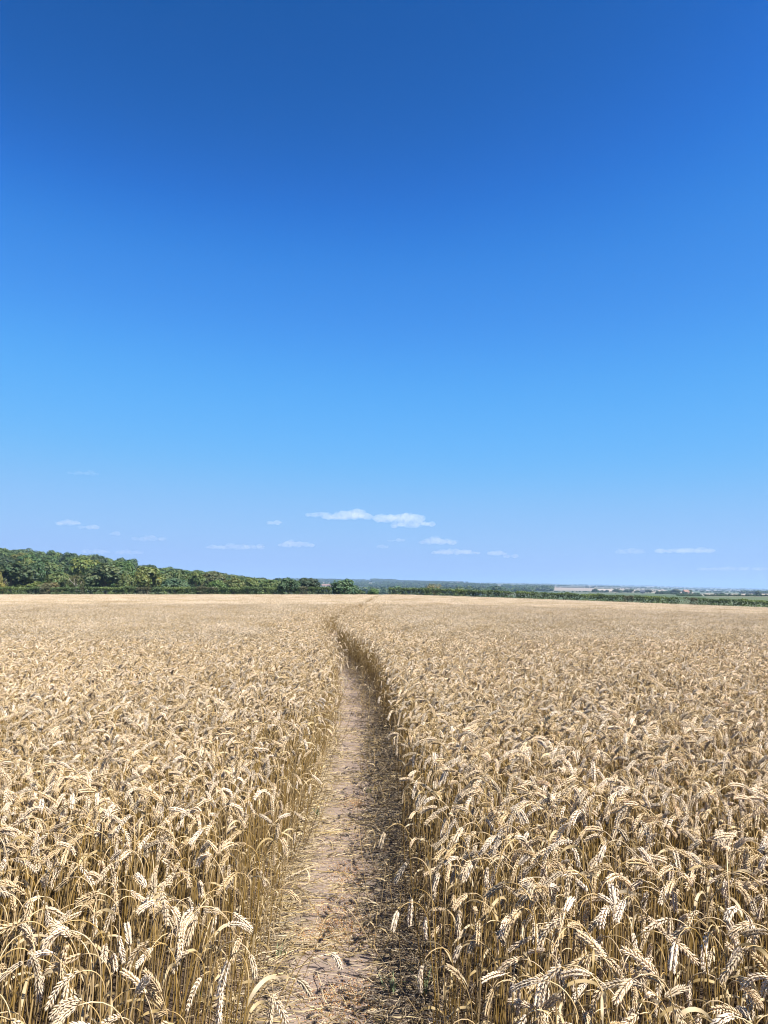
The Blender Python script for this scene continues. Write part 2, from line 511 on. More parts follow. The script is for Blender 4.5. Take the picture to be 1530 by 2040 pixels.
def stalk_curve(rs, H, phi_end, n=15):
    """a planar stem curve bending over at the neck; returns stem points and ear axis points"""
    lean = rs.uniform(-3, 7)
    neck = rs.uniform(0.09, 0.19)
    earL = rs.uniform(0.052, 0.094)
    L = H
    s = np.concatenate([np.linspace(0, L - neck, 7)[:-1], np.linspace(L - neck, L, n - 6)])
    t = np.clip((s - (L - neck)) / neck, 0, 1)
    wob = rs.uniform(-3, 3)
    fr = rs.uniform(0.45, 1.0)
    phi = np.radians(lean + wob * np.sin(s / L * 5) + (phi_end * fr - lean) * t ** 1.4)
    dz = np.cos(phi); dx = np.sin(phi)
    ds = np.diff(s)
    x = np.concatenate([[0], np.cumsum(0.5 * (dx[1:] + dx[:-1]) * ds)])
    z = np.concatenate([[0], np.cumsum(0.5 * (dz[1:] + dz[:-1]) * ds)])
    stem = np.column_stack([x, np.zeros_like(x), z])
    ne = 12
    pe = np.radians(phi_end * fr + (phi_end * (1 - fr) + rs.uniform(-4, 16)) * np.linspace(0, 1, ne) ** 0.75)
    ex = np.concatenate([[0], np.cumsum(np.sin(pe[:-1]) * earL / (ne - 1))])
    ez = np.concatenate([[0], np.cumsum(np.cos(pe[:-1]) * earL / (ne - 1))])
    ear = stem[-1] + np.column_stack([ex, np.zeros(ne), ez])
    top = max(stem[:, 2].max(), ear[:, 2].max())
    return stem, ear, earL, top

def build_ear(mb, ear, earL, rs, detail=2, mat=0, tint=1.0):
    T = frame_along(ear)
    roll = rs.uniform(0, math.pi)
    Bn = np.array((0, 1.0, 0))
    ns = {2: rs.integers(17, 21), 1: 9, 0: 4}[detail]
    fat = rs.uniform(0.62, 0.92)
    col0 = EARC * rs.uniform(0.84, 1.06) * tint * np.array([(1, 1, 1), (1.02, 0.98, 0.90), (0.97, 0.98, 1.0), (1.0, 0.95, 0.84)][int(rs.integers(4))])
    for i in range(ns):
        u = (i + 0.5) / ns * 0.97
        p = np.array([np.interp(u * (len(ear) - 1), np.arange(len(ear)), ear[:, k]) for k in range(3)])
        t = np.array([np.interp(u * (len(ear) - 1), np.arange(len(ear)), T[:, k]) for k in range(3)]); t /= np.linalg.norm(t)
        nrm = np.cross(t, Bn)
        sd = math.cos(roll) * Bn + math.sin(roll) * nrm       # plane of the two rows
        pr = np.cross(t, sd)
        taper = np.interp(u, [0, 0.12, 0.5, 0.85, 1], [0.72, 0.95, 1.05, 0.92, 0.7])
        sgn = 1 if i % 2 == 0 else -1
        sp = math.radians(rs.uniform(18, 29))
        col = col0 * rs.uniform(0.85, 1.1)
        if detail == 2:
            L = 0.0132 * taper * rs.uniform(0.8, 1.15); w = 0.0026 * taper * fat
            base = p + sd * sgn * 0.0014
            for q, (off, tilt) in enumerate(((0.0026, 0.26), (-0.0026, -0.26), (0, 0))):
                d = t * math.cos(sp) + sd * sgn * math.sin(sp) * (1.25 if q == 2 else 0.85) + pr * tilt + rs.normal(0, 0.09, 3)
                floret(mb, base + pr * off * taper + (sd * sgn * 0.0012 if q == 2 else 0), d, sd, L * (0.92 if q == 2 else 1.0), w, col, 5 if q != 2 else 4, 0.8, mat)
        elif detail == 1:
            for sg in (1, -1):
                d = t * math.cos(sp) + sd * sg * math.sin(sp)
                V = np.array([p + sd * sg * 0.001, p + d * 0.007 + sd * sg * 0.004 , p + d * 0.007 + pr * 0.0045, p + d * 0.007 - pr * 0.0045, p + d * 0.014])
                mb.add(V, [(0, 2, 1), (0, 1, 3), (4, 1, 2), (4, 3, 1), (0, 3, 2), (4, 2, 3)], np.array([col * 0.7, col, col, col, col * 1.05]), mat)
    if detail == 0:
        w = np.interp(np.linspace(0, 1, 5), [0, 0.2, 0.6, 1], [0.0025, 0.0055, 0.005, 0.0012])
        P = ear[np.linspace(0, len(ear) - 1, 5).astype(int)]
        tube(mb, P, w, 4, col0, mat, cap=False)

def build_leaf(mb, stem, rs, mat=0):
    i = rs.integers(3, 7)
    p0 = stem[i] * 1.0
    az = rs.uniform(0, 2 * math.pi)
    o = np.array((math.cos(az), math.sin(az), 0))
    L = rs.uniform(0.10, 0.20); n = 9
    el = np.radians(np.linspace(rs.uniform(35, 75), rs.uniform(-95, -60), n))
    P = p0 + np.cumsum(np.vstack([[0, 0, 0], (np.cos(el)[:, None] * o + np.sin(el)[:, None] * np.array((0, 0, 1)))[:-1] * L / (n - 1)]), axis=0)
    tw = np.linspace(0, rs.uniform(-4, 4), n)
    s = np.array((-o[1], o[0], 0))
    W = np.cos(tw)[:, None] * s + np.sin(tw)[:, None] * np.array((0, 0, 1))
    wid = np.interp(np.linspace(0, 1, n), [0, 0.2, 0.7, 1], [0.002, 0.0045, 0.0035, 0.0005])
    c = np.array((0.46, 0.35, 0.19)) * rs.uniform(0.75, 1.05)
    ribbon(mb, P, W, wid, c, mat)

def make_stalk(seed, H, phi, ear=True, leaf=0, lod=2):
    """returns (stem, ear, leaf) mesh builders of one wheat stalk"""
    rs = np.random.default_rng(seed)
    st, er, eL, top = stalk_curve(rs, H, phi, 15 if lod == 2 else 9)
    a, b, c = MB(), MB(), MB()
    k = np.linspace(0, 1, len(st))[:, None]
    col = (STEMC * rs.uniform(0.8, 1.08)) * (1 - 0.62 * (1 - k)) + k ** 3 * np.array((0.03, 0.05, 0.07))  # darkened towards the foot: shade inside the crop is painted in
    rad = np.linspace(0.00185, 0.00115, len(st)) * rs.uniform(0.85, 1.15)
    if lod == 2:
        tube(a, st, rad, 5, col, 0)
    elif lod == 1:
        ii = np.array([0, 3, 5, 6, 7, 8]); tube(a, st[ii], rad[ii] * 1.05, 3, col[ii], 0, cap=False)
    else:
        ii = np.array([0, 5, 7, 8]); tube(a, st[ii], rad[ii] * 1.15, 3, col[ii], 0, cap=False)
    if ear:
        build_ear(b, er, eL, rs, lod, 0)
    for _ in range(leaf):
        build_leaf(c, st, rs)
    return a, b, c
def join3(a, b, c):
    m = MB()
    for src, slot in ((a, 0), (b, 1), (c, 2)):
        src.m = [slot] * len(src.m)
        m.merge(src)
    return m

WHEAT_MATS = [M_STEM, M_EAR, M_LEAF]
variants = bpy.data.collections.new("wheat_variants")     # sources of the crop's instances, not linked to the scene
NV = 36
stalk_parts = []
POSTURE = []
_vi = 0
def add_variant(me):
    global _vi
    o = bpy.data.objects.new("wheat_source_%03d" % _vi, me)
    variants.objects.link(o)
    _vi += 1
    return _vi - 1
for i in range(NV):
    rs = np.random.default_rng(100 + i)
    phi = rs.uniform(136, 178) if i < 24 else (rs.uniform(100, 136) if i < 32 else rs.uniform(30, 85))
    H = rs.uniform(0.78, 0.86) if phi > 75 else rs.uniform(0.70, 0.78)
    parts = make_stalk(500 + i, H, phi, True, [1, 1, 0, 1, 0][i % 5])
    POSTURE.append("steeply hooked" if phi > 158 else "arched" if phi > 136 else "gently nodding" if phi > 95 else "nearly upright")
    stalk_parts.append([p.mesh("wheat_" + n, [m]) if p.n else None for p, n, m in zip(parts, ("stem", "ear", "leaf"), WHEAT_MATS)])
    add_variant(join3(*parts).mesh("wheat_stalk", WHEAT_MATS))
BARE0 = _vi
for i in range(10):         # broken stems without an ear
    rs = np.random.default_rng(300 + i)
    parts = make_stalk(700 + i, rs.uniform(0.48, 0.68) if i < 5 else rs.uniform(0.22, 0.5), rs.uniform(0, 25) if i < 6 else rs.uniform(60, 140), False, [1, 0, 1, 1][i % 4])
    add_variant(join3(*parts).mesh("wheat_stalk", WHEAT_MATS))
NBARE = _vi - BARE0

def tile(seed, size, count, lod, roundish=False):
    rs = np.random.default_rng(seed)
    src = []
    for k in range(14):
        phi = rs.uniform(130, 178) if k < 10 else rs.uniform(50, 130)
        src.append(join3(*make_stalk(int(rs.integers(1e6)), rs.uniform(0.74, 0.86) if phi > 75 else rs.uniform(0.68, 0.78), phi, True, 1 if (k % 4 == 0 and lod > 0) else 0, lod)))
    n = int(math.sqrt(count))
    mb = MB()
    for a in range(n):
        for b in range(n):
            x = ((a + rs.uniform(0, 1)) / n - 0.5) * size
            y = ((b + rs.uniform(0, 1)) / n - 0.5) * size
            if roundish:
                x += rs.normal(0, size * 0.12); y += rs.normal(0, size * 0.12)
            az = rs.uniform(0, 2 * math.pi); sc = rs.uniform(0.9, 1.08)
            lx, ly = rs.normal(0, 0.07, 2)
            cz, sz = math.cos(az), math.sin(az)
            M = np.array([[1, 0, lx], [0, 1, ly], [0, 0, 1]]) @ np.array([[cz, -sz, 0], [sz, cz, 0], [0, 0, 1]]) * sc
            s = src[rs.integers(len(src))]
            t = MB(); t.v = s.v; t.f = s.f; t.m = s.m; t.n = s.n
            g = rs.uniform(0.85, 1.12); t.c = [c * g for c in s.c]
            mb.merge(t, (x, y, 0), M)
    return mb.mesh("wheat_tile", WHEAT_MATS)
MID0 = _vi
for i in range(5):
    add_variant(tile(900 + i, 0.5, 144, 1, True))
FAR0 = _vi
for i in range(4):
    add_variant(tile(950 + i, 1.5, 1150, 0, True))
CL0 = _vi
for i in range(4):
    add_variant(tile(980 + i, 0.22, 36, 0, True))

# ------------------------------------------------------------------ instancing stuff
def instancer(name, coll, P, rot, scl, idx, kind="stuff"):
    me = bpy.data.meshes.new(name)
    me.vertices.add(len(P))
    me.vertices.foreach_set("co", np.asarray(P, np.float32).ravel())
    a = me.attributes.new("rot", 'FLOAT_VECTOR', 'POINT'); a.data.foreach_set("vector", np.asarray(rot, np.float32).ravel())
    scl = np.asarray(scl, np.float32)
    if scl.ndim == 1:
        scl = np.repeat(scl[:, None], 3, axis=1)
    a = me.attributes.new("scl", 'FLOAT_VECTOR', 'POINT'); a.data.foreach_set("vector", scl.ravel())
    a = me.attributes.new("idx", 'INT', 'POINT'); a.data.foreach_set("value", np.asarray(idx, np.int32))
    me.update()
    o = obj(name, me)
    ng = bpy.data.node_groups.new(name, 'GeometryNodeTree')
    ng.interface.new_socket("Geometry", in_out='INPUT', socket_type='NodeSocketGeometry')
    ng.interface.new_socket("Geometry", in_out='OUTPUT', socket_type='NodeSocketGeometry')
    gi, go = ng.nodes.new('NodeGroupInput'), ng.nodes.new('NodeGroupOutput')
    ci = ng.nodes.new('GeometryNodeCollectionInfo')
    ci.inputs['Collection'].default_value = coll
    ci.inputs['Separate Children'].default_value = True
    ci.inputs['Reset Children'].default_value = True
    ip = ng.nodes.new('GeometryNodeInstanceOnPoints')
    ip.inputs['Pick Instance'].default_value = True
    def attr(nm, typ):
        n = ng.nodes.new('GeometryNodeInputNamedAttribute'); n.data_type = typ
        n.inputs['Name'].default_value = nm
        return n.outputs['Attribute']
    ng.links.new(gi.outputs[0], ip.inputs['Points'])
    ng.links.new(ci.outputs[0], ip.inputs['Instance'])
    ng.links.new(attr("idx", 'INT'), ip.inputs['Instance Index'])
    er = ng.nodes.new('FunctionNodeEulerToRotation')
    ng.links.new(attr("rot", 'FLOAT_VECTOR'), er.inputs[0])
    ng.links.new(er.outputs[0], ip.inputs['Rotation'])
    ng.links.new(attr("scl", 'FLOAT_VECTOR'), ip.inputs['Scale'])
    ng.links.new(ip.outputs[0], go.inputs[0])
    md = o.modifiers.new("scatter", 'NODES'); md.node_group = ng
    o["kind"] = kind
    return o

# ------------------------------------------------------------------ sowing the field
def jgrid(x0, x1, y0, y1, step):
    nx, ny = int((x1 - x0) / step), int((y1 - y0) / step)
    X, Y = np.meshgrid(np.arange(nx), np.arange(ny))
    X = x0 + (X.ravel() + RNG.uniform(0, 1, X.size)) * step
    Y = y0 + (Y.ravel() + RNG.uniform(0, 1, Y.size)) * step
    return X, Y
def fan(x, y, m):
    return np.abs(x) < 0.56 * np.maximum(y, 0) + m
LEFT_EDGE, RIGHT_EDGE = 0.275, 0.375        # from the path's middle to the standing crop
P_, ROT_, SCL_, IDX_ = [], [], [], []
def put(x, y, z, rot, scl, idx):
    P_.append(np.column_stack([x, y, z])); ROT_.append(rot); SCL_.append(scl); IDX_.append(idx)

def single_stalks(X, Y):
    d = X - path_x(Y)
    wide = np.interp(Y, [0, 14, 22, 40], [1.0, 1.0, 0.85, 0.85])
    edge = np.where(d < 0, LEFT_EDGE, RIGHT_EDGE) * wide + 0.11 * vnoise(X * 0 + np.sign(d), Y, 1.7, 5.0) + 0.07 * vnoise(X * 0 + np.sign(d) * 3, Y, 5.0, 8.0)
    gap = np.abs(d) - edge                  # > 0 : inside the crop
    ok = (gap > 0) | ((gap > np.where(d < 0, -0.14, -0.30)) & (RNG.uniform(0, 1, len(X)) < np.where(d < 0, 0.2, 0.34)))
    thin = np.interp(np.hypot(X, Y), [1.0, 2.4, 4.2], [0.50, 0.62, 1.0])     # thinned where people step in near the camera
    thin = np.where((d > 0) & (gap < 0.4), 1.0, thin)
    ok &= RNG.uniform(0, 1, len(X)) < thin
    X, Y, d, gap = X[ok], Y[ok], d[ok], gap[ok]
    n = len(X)
    az = RNG.uniform(0, 2 * math.pi, n)
    bias = RNG.uniform(0, 1, n) < 0.38      # a share of the ears hang towards the path and the viewer
    az = np.where(bias, np.radians(200) + RNG.normal(0, 0.7, n), az)
    lx = RNG.normal(0, 0.055, n); ly = RNG.normal(0, 0.055, n)
    near = np.exp(-np.clip(gap, 0, 3) / np.where(d < 0, 0.20, 0.14))
    side = np.sign(d)
    lx += np.where(side < 0, near * np.abs(RNG.normal(0.03, 0.06, n)), near * RNG.normal(0.05, 0.04, n)) + near * RNG.normal(0, 0.05, n)
    ly += near * RNG.normal(0, 0.10, n)
    wx, wy = 0.07 * vnoise(X, Y, 0.9, 9.0), 0.07 * vnoise(X, Y, 0.9, 19.0)
    lx += wx + 0.07; ly += wy
    # laid-over clump on the left of the path
    lay = np.exp(-(((X + 1.35) / 0.45) ** 2 + ((Y - 6.9) / 0.28) ** 2))
    lx += lay * 0.85 * RNG.uniform(0.7, 1.2, n); ly -= lay * 0.25
    sc = RNG.normal(0.97, 0.06, n) + 0.045 * vnoise(X, Y, 0.55, 2.0)
    sc -= near * np.abs(RNG.normal(0, 0.11, n))
    idx = RNG.integers(0, NV, n)
    broken = RNG.uniform(0, 1, n) < (0.04 + np.where(d < 0, 0.55, 0.25) * near)
    broken |= (gap < 0) & (RNG.uniform(0, 1, n) < np.where(Y < 5, 1.0, np.where(d < 0, 0.85, 0.97)))
    sc = np.where(gap < 0, sc * RNG.uniform(0.45, 0.9, n), sc)
    idx = np.where(broken, BARE0 + RNG.integers(0, NBARE, n), idx)
    lay2 = np.where(gap < 0, 0.65, 0.15)
    lx = np.where(broken, lx * 1.6 + RNG.normal(0, 1, n) * lay2, lx); ly = np.where(broken, ly * 1.6 + RNG.normal(0, 1, n) * lay2, ly)
    ca, sa = np.cos(az), np.sin(az)
    llx, lly = ca * lx + sa * ly, -sa * lx + ca * ly
    rot = np.column_stack([-lly, llx, az])
    z = field_z(X, Y) - 0.004
    return X, Y, z, rot, np.clip(sc, 0.35, 1.12), idx, gap

# the near crop, stalk by stalk
X, Y = jgrid(-11, 11, -2.2, 13.0, 0.048)
k = fan(X, Y, 2.0); X, Y = X[k], Y[k]
S = single_stalks(X, Y)
# keep the ground round the photographer clear
keep = ~((np.hypot(S[0], S[1]) < 0.55))
S = [a[keep] for a in S]
# the 300 stalks that show largest: nearest ears inside the frame
X, Y, Z, rot, sc, idx, gap = S
fx, fy = px_of(X, Y, Z + 0.68 * sc)
inside = (fx > 10) & (fx < 1520) & (fy > 1240) & (fy < 2030) & (idx < NV) & (Y > 0.8)
dist = np.hypot(np.hypot(X, Y), EYE - Z - 0.68)
order = np.argsort(np.where(inside, dist, 1e9))[:300]
hero = np.zeros(len(X), bool); hero[order] = True
HERO = [(X[i], Y[i], Z[i], rot[i], sc[i], idx[i], fx[i], fy[i], dist[i], gap[i]) for i in order]
r_ = ~hero
put(X[r_], Y[r_], Z[r_], rot[r_], np.repeat(sc[r_][:, None], 3, 1), idx[r_])
# along the path farther off, still stalk by stalk
X, Y = jgrid(-4.5, 2.5, 13.0, 46.0, 0.050)
k = np.abs(X - path_x(Y)) < 1.25; X, Y = X[k], Y[k]
X, Y, Z, rot, sc, idx, gap = single_stalks(X, Y)
put(X, Y, Z, rot, np.repeat(sc[:, None], 3, 1), idx)
# tiles of stalks
def tiles(y0, y1, step, base, n, lo, hi=1e9, margin=4.0):
    xm = 0.56 * y1 + margin
    X, Y = np.meshgrid(np.arange(-xm, xm, step), np.arange(y0, y1, step))
    X, Y = X.ravel() + RNG.normal(0, step * 0.04, X.size), Y.ravel() + RNG.normal(0, step * 0.04, X.size)
    d = np.abs(X - path_x(Y))
    k = fan(X, Y, margin) & (d > lo) & (d < hi); X, Y = X[k], Y[k]
    m = len(X)
    rot = np.column_stack([RNG.normal(0, 0.012, m), RNG.normal(0, 0.012, m), RNG.integers(0, 4, m) * math.pi / 2 + RNG.normal(0, 0.12, m)])
    sc = np.ones((m, 3)); sc[:, 2] = 0.985 + RNG.normal(0, 0.018, m) + 0.05 * vnoise(X, Y, 0.35, 2.0) + 0.03 * vnoise(X, Y, 0.07, 6.0)
    put(X, Y, field_z(X, Y) - 0.004, rot, sc, base + RNG.integers(0, n, m))
tiles(13.2, 46.0, 0.5, MID0, 5, 1.42)
tiles(46.6, 147.5, 1.5, FAR0, 4, 1.75)
tiles(46.0, 147.8, 0.25, CL0, 4, 0.38, 1.75)

crop = instancer("wheat_crop", variants, np.concatenate(P_), np.concatenate(ROT_), np.concatenate(SCL_), np.concatenate(IDX_))
tag(crop, "ripe golden wheat crop filling the field on both sides of the path", "wheat")

# the nearest stalks, each a thing of its own
for (x, y, z, rt, s, i, px, py, dd, gp) in HERO:
    o = empty("wheat_stalk", (x, y, z))
    o.rotation_euler = tuple(float(q) for q in rt)
    o.scale = (float(s),) * 3
    left = x < path_x(y)
    side = "left" if left else "right"
    posture = POSTURE[int(i)]
    leafy = "leafy " if stalk_parts[int(i)][2] is not None else ""
    depth = "bottom" if py > 1800 else ("lower middle" if py > 1640 else "middle")
    if gp < 0.18:
        g = "wheat stalks at the %s edge of the path" % side
        lab = "%s %swheat stalk at the %s edge of the path, picture's %s" % (posture, leafy, side, depth)
    else:
        g = "nearest wheat stalks %s of the path" % side
        u = px if left else 1530 - px
        where = "by the %s border" % side if u < 200 else ("midway in the %s crop" % side if u < 420 else "in the %s crop near the path" % side)
        lab = "%s %swheat stalk %s, picture's %s" % (posture, leafy, where, depth)
    tag(o, lab, "wheat", g)
    for nm, me in zip(("stem", "ear", "leaf"), stalk_parts[int(i)]):
        if me is not None:
            obj(nm, me, o)

# ------------------------------------------------------------------ straw litter, chaff and weeds
def straw_mesh(seed, L, rad, bend, ear=False):
    rs = np.random.default_rng(seed)
    n = 7
    t = np.linspace(-0.5, 0.5, n)
    P = np.column_stack([t * L, bend * L * (t ** 2 - 0.1) + rs.normal(0, 0.004, n), rs.normal(0, 0.002, n)])
    mb = MB()
    col = np.array([(0.47, 0.36, 0.19), (0.44, 0.335, 0.195), (0.50, 0.38, 0.185), (0.36, 0.28, 0.17)][seed % 4])
    tube(mb, P, rad * np.linspace(1.05, 0.9, n), 5, col, 0)
    if ear:
        e = np.array([P[-1] + (P[-1] - P[-2]) / np.linalg.norm(P[-1] - P[-2]) * k for k in np.linspace(0, 0.085, 12)])
        build_ear(mb, e, 0.085, rs, 2, 1)
    return mb
straws = bpy.data.collections.new("straw_variants")
_si = 0
for i in range(12):
    L = [0.10, 0.16, 0.24, 0.34][i % 4]
    me = straw_mesh(i, L, [0.0013, 0.0016, 0.0018][i % 3], [0.05, -0.15, 0.3, -0.05, 0.12][i % 5]).mesh("straw", [M_STRAW, M_EAR])
    straws.objects.link(bpy.data.objects.new("straw_source_%03d" % i, me))
for i in range(4):      # grey-brown trodden straw, darkened to paint shade into the margins
    mb = straw_mesh(i, [0.09, 0.15, 0.22, 0.3][i], 0.0016, [0.1, -0.2, 0.25, 0.0][i])
    mb.c = [c * 0.0 + np.array([(0.20, 0.15, 0.09), (0.15, 0.115, 0.075), (0.24, 0.175, 0.10), (0.17, 0.14, 0.10)][i]) for c in mb.c]
    straws.objects.link(bpy.data.objects.new("straw_source_%03d" % (17 + i), mb.mesh("straw", [M_STRAW, M_EAR])))
for i in range(5):      # curled dry leaf bits
    rs = np.random.default_rng(60 + i)
    mb = MB(); n = 8; L = rs.uniform(0.07, 0.16)
    th = np.linspace(0, rs.uniform(1.0, 4.0), n)
    P = np.column_stack([np.linspace(0, L, n), 0.02 * np.sin(th), 0.012 * np.abs(np.sin(th * 1.3))])
    W = np.column_stack([np.zeros(n), np.cos(th), np.sin(th)])
    ribbon(mb, P, W, np.interp(np.linspace(0, 1, n), [0, 0.3, 1], [0.0015, 0.003, 0.0008]), np.array((0.36, 0.28, 0.16)) * rs.uniform(0.7, 1.0))
    straws.objects.link(bpy.data.objects.new("straw_source_%03d" % (12 + i), mb.mesh("leaf_bit", [M_LEAF])))
def litter(n, y0, y1, dens_pow=1.0):
    u = RNG.uniform(0, 1, n) ** dens_pow
    Y = y0 + (y1 - y0) * u
    side = np.where(RNG.uniform(0, 1, n) < 0.5, -1, 1)
    # heaped along both margins, thinner on the trodden middle, in bands across it
    mid = RNG.uniform(0, 1, n) < 0.24
    d = np.where(mid, RNG.uniform(-0.24, 0.24, n), side * (0.18 + np.abs(RNG.normal(0.10, 0.10, n))))
    band = vnoise(d * 0.6, Y, 2.3, 7.0)
    keep = ~(mid & (band < -0.02) & (RNG.uniform(0, 1, n) < 0.88))
    Y, d, mid = Y[keep], d[keep], mid[keep]
    m = len(Y)
    X = path_x(Y) + d
    heap = np.interp(np.abs(d), [0, 0.18, 0.34, 0.6], [0.001, 0.004, 0.045, 0.06])
    h = np.abs(RNG.normal(0, 0.7, m)) * heap
    Z = field_z(X, Y) + 0.014 + h - np.where(np.abs(d) > 0.5, 0.04, 0)
    az = RNG.normal(0, 0.55, m)
    az = np.where(RNG.uniform(0, 1, m) < 0.35, RNG.uniform(0, math.pi, m), az)
    tilt = RNG.normal(0, 0.012, m) + RNG.normal(0, 0.22, m) * np.clip((np.abs(d) - 0.2) / 0.2, 0, 1)
    rot = np.column_stack([RNG.uniform(0, 6.28, m) * 0, tilt, az])
    sc = RNG.uniform(0.6, 1.25, m)
    # small bits dominate the trodden middle
    idx = RNG.integers(0, 17, m)
    idx = np.where(mid & (idx % 4 >= 2) & (idx < 12) & (RNG.uniform(0, 1, m) < 0.65), idx % 2, idx)
    painted_shade = (np.abs(d) > 0.17) & (RNG.uniform(0, 1, m) < np.where(d > 0, 0.72, 0.35))  # dark straws stand in for the wheat's shade, mostly on the right
    idx = np.where(painted_shade, 17 + RNG.integers(0, 4, m), idx)
    return np.column_stack([X, Y, Z]), rot, sc, idx
A = litter(9500, 1.0, 9.0, 1.15); B = litter(4200, 9.0, 28.0, 1.2)
lit = instancer("straw_litter", straws, *[np.concatenate([a, b]) for a, b in zip(A, B)])
tag(lit, "broken straw and dry leaf bits strewn along the path and its margins", "straw")

chaffs = bpy.data.collections.new("chaff_variants")
for i in range(6):
    rs = np.random.default_rng(80 + i)
    mb = MB()
    c = 0.8 * np.array([(0.52, 0.26, 0.10), (0.62, 0.36, 0.16), (0.70, 0.56, 0.34), (0.45, 0.22, 0.09), (0.60, 0.42, 0.22), (0.72, 0.62, 0.42)][i])
    floret(mb, np.array((-0.004, 0, 0.001)), np.array((1.0, 0, 0)), np.array((0, 1.0, 0)), rs.uniform(0.006, 0.010), 0.0019, c, 5, 0.7)
    chaffs.objects.link(bpy.data.objects.new("chaff_source_%03d" % i, mb.mesh("chaff_flake", [M_CHAFF])))
CP = []
for (px, py, n, sx, sy) in ((650, 1848, 2600, 0.13, 0.13), (690, 2000, 1700, 0.11, 0.10), (705, 1598, 700, 0.06, 0.10), (690, 1735, 600, 0.08, 0.10), (690, 1765, 500, 0.08, 0.12), (700, 1660, 300, 0.1, 0.15)):
    r = ray(px, py); t = -EYE / r[2]
    CP.append(np.column_stack([RNG.normal(r[0] * t, sx, n), RNG.normal(r[1] * t, sy, n)]))
n = 6000
yy = 1.5 + 10 * RNG.uniform(0, 1, n) ** 1.3
CP.append(np.column_stack([path_x(yy) + RNG.normal(0, 0.2, n), yy]))
CP = np.concatenate(CP)
m = len(CP)
idx = RNG.integers(0, 6, m); idx[-n:] = RNG.choice([2, 4, 5, 1], n)
ch = instancer("chaff", chaffs, np.column_stack([CP, field_z(CP[:, 0], CP[:, 1]) + 0.014 + np.abs(RNG.normal(0, 0.004, m))]),
               np.column_stack([RNG.uniform(0, 6.28, m), RNG.normal(0, 0.35, m), RNG.uniform(0, 6.28, m)]), RNG.uniform(0.7, 1.2, m), idx)
tag(ch, "orange brown wheat chaff and husks scattered in patches on the trodden path", "chaff")

# long straws that can be told apart: ends given as pixels of the photograph, lying on the ground
def on_ground(px, py, h=0.03):
    r = ray(px, py); t = (h - EYE) / r[2]
    return np.array((0, 0, EYE)) + r * t
for (a, b, h0, h1, ear, lab) in (
    ((570, 1886, 735, 1899), None, 0.035, 0.033, False, "long golden straw lying across the path below the orange chaff patch"),
    ((640, 1937, 820, 1909), None, 0.03, 0.075, False, "raised pale straw reaching from the dark right margin over the path"),
    ((563, 1970, 672, 2038), None, 0.034, 0.034, False, "dark slanting straw lying lengthwise on the path at the bottom of the picture"),
    ((580, 1930, 700, 1946), None, 0.035, 0.033, False, "pale straw lying level across bare soil below the long golden straw"),
    ((596, 1882, 662, 1922), None, 0.034, 0.034, False, "brown straw slanting down from the left margin beside the long golden straw"),
    ((654, 1956, 692, 2004), None, 0.034, 0.034, False, "short dark straw pointing at the lower chaff patch"),
    ((632, 1935, 648, 1998), None, 0.024, 0.022, False, "thin dark straw lying along the path near the bottom"),
    ((750, 1953, 792, 1946), None, 0.06, 0.075, False, "short bright straw sticking out of the right margin over its own shadow"),
    ((600, 1730, 704, 1742), None, 0.034, 0.034, False, "bright golden straw lying across the path above the orange chaff patch"),
    ((660, 1692, 720, 1688), None, 0.034, 0.036, False, "pale short straw lying level across the path by the ear shadows"),
    ((742, 2022, 850, 2030), None, 0.04, 0.05, True, "thick straw lying level on the right margin at the very bottom"),
    ((615, 1660, 720, 1655), None, 0.036, 0.036, False, "straight straw lying across the trodden soil upper in the littered stretch"),
):
    p, q = on_ground(a[0], a[1], h0), on_ground(a[2], a[3], h1)
    L = float(np.linalg.norm(q - p)); sd = abs(hash(lab)) % 4
    sd = len(lab) % 4
    mb = straw_mesh(sd, L, 0.0019, 0.04 if sd % 2 else -0.05, ear)
    o = obj("straw", mb.mesh("straw", [M_STRAW, M_EAR]))
    o.location = tuple((p + q) / 2)
    o.rotation_euler = Vector(q - p).to_track_quat('X', 'Z').to_euler()
    tag(o, lab, "straw", "long straws lying on the path")

def weed(px, py, n, hgt, lab, col):
    p = on_ground(px, py, 0.02)
    o = empty("weed_tuft", tuple(p))
    tag(o, lab, "weed", "small green weeds beside the path")
    rs = np.random.default_rng(int(px * 7 + py))
    for k in range(n):
        az = rs.uniform(0, 6.28); L = hgt * rs.uniform(0.6, 1.2); m = 7
        el = np.radians(np.linspace(rs.uniform(60, 85), rs.uniform(-10, 40), m))
        dr = np.array((math.cos(az), math.sin(az), 0))
        P = np.cumsum(np.vstack([[0, 0, 0], (np.cos(el)[:, None] * dr + np.sin(el)[:, None] * np.array((0, 0, 1)))[:-1] * L / (m - 1)]), axis=0) + np.append(rs.normal(0, 0.012, 2), 0)
        mb = MB()
        ribbon(mb, P, np.tile(np.array((-dr[1], dr[0], 0)), (m, 1)), np.interp(np.linspace(0, 1, m), [0, 0.3, 1], [0.0015, 0.003, 0.0004]), np.array(col) * rs.uniform(0.75, 1.2))
        obj("blade", mb.mesh("weed_blade", [M_WEED]), o)
weed(777, 1975, 9, 0.07, "small grey green weed tuft at the right edge of the path near the bottom", (0.16, 0.20, 0.10))
weed(843, 1985, 8, 0.13, "taller green weed blades among straw in the right margin", (0.20, 0.24, 0.10))
weed(632, 1625, 8, 0.07, "dark green weed tuft at the left edge of the path beyond the chaff", (0.08, 0.13, 0.06))
weed(395, 1985, 10, 0.09, "dark green grass tuft among broken stems left of the path", (0.09, 0.13, 0.06))
weed(560, 1905, 7, 0.06, "grey green weed at the left edge of the path beside the golden straw", (0.13, 0.17, 0.09))
weed(735, 1580, 7, 0.08, "green weed at the foot of the right hand wheat by the ear shadows", (0.10, 0.14, 0.06))

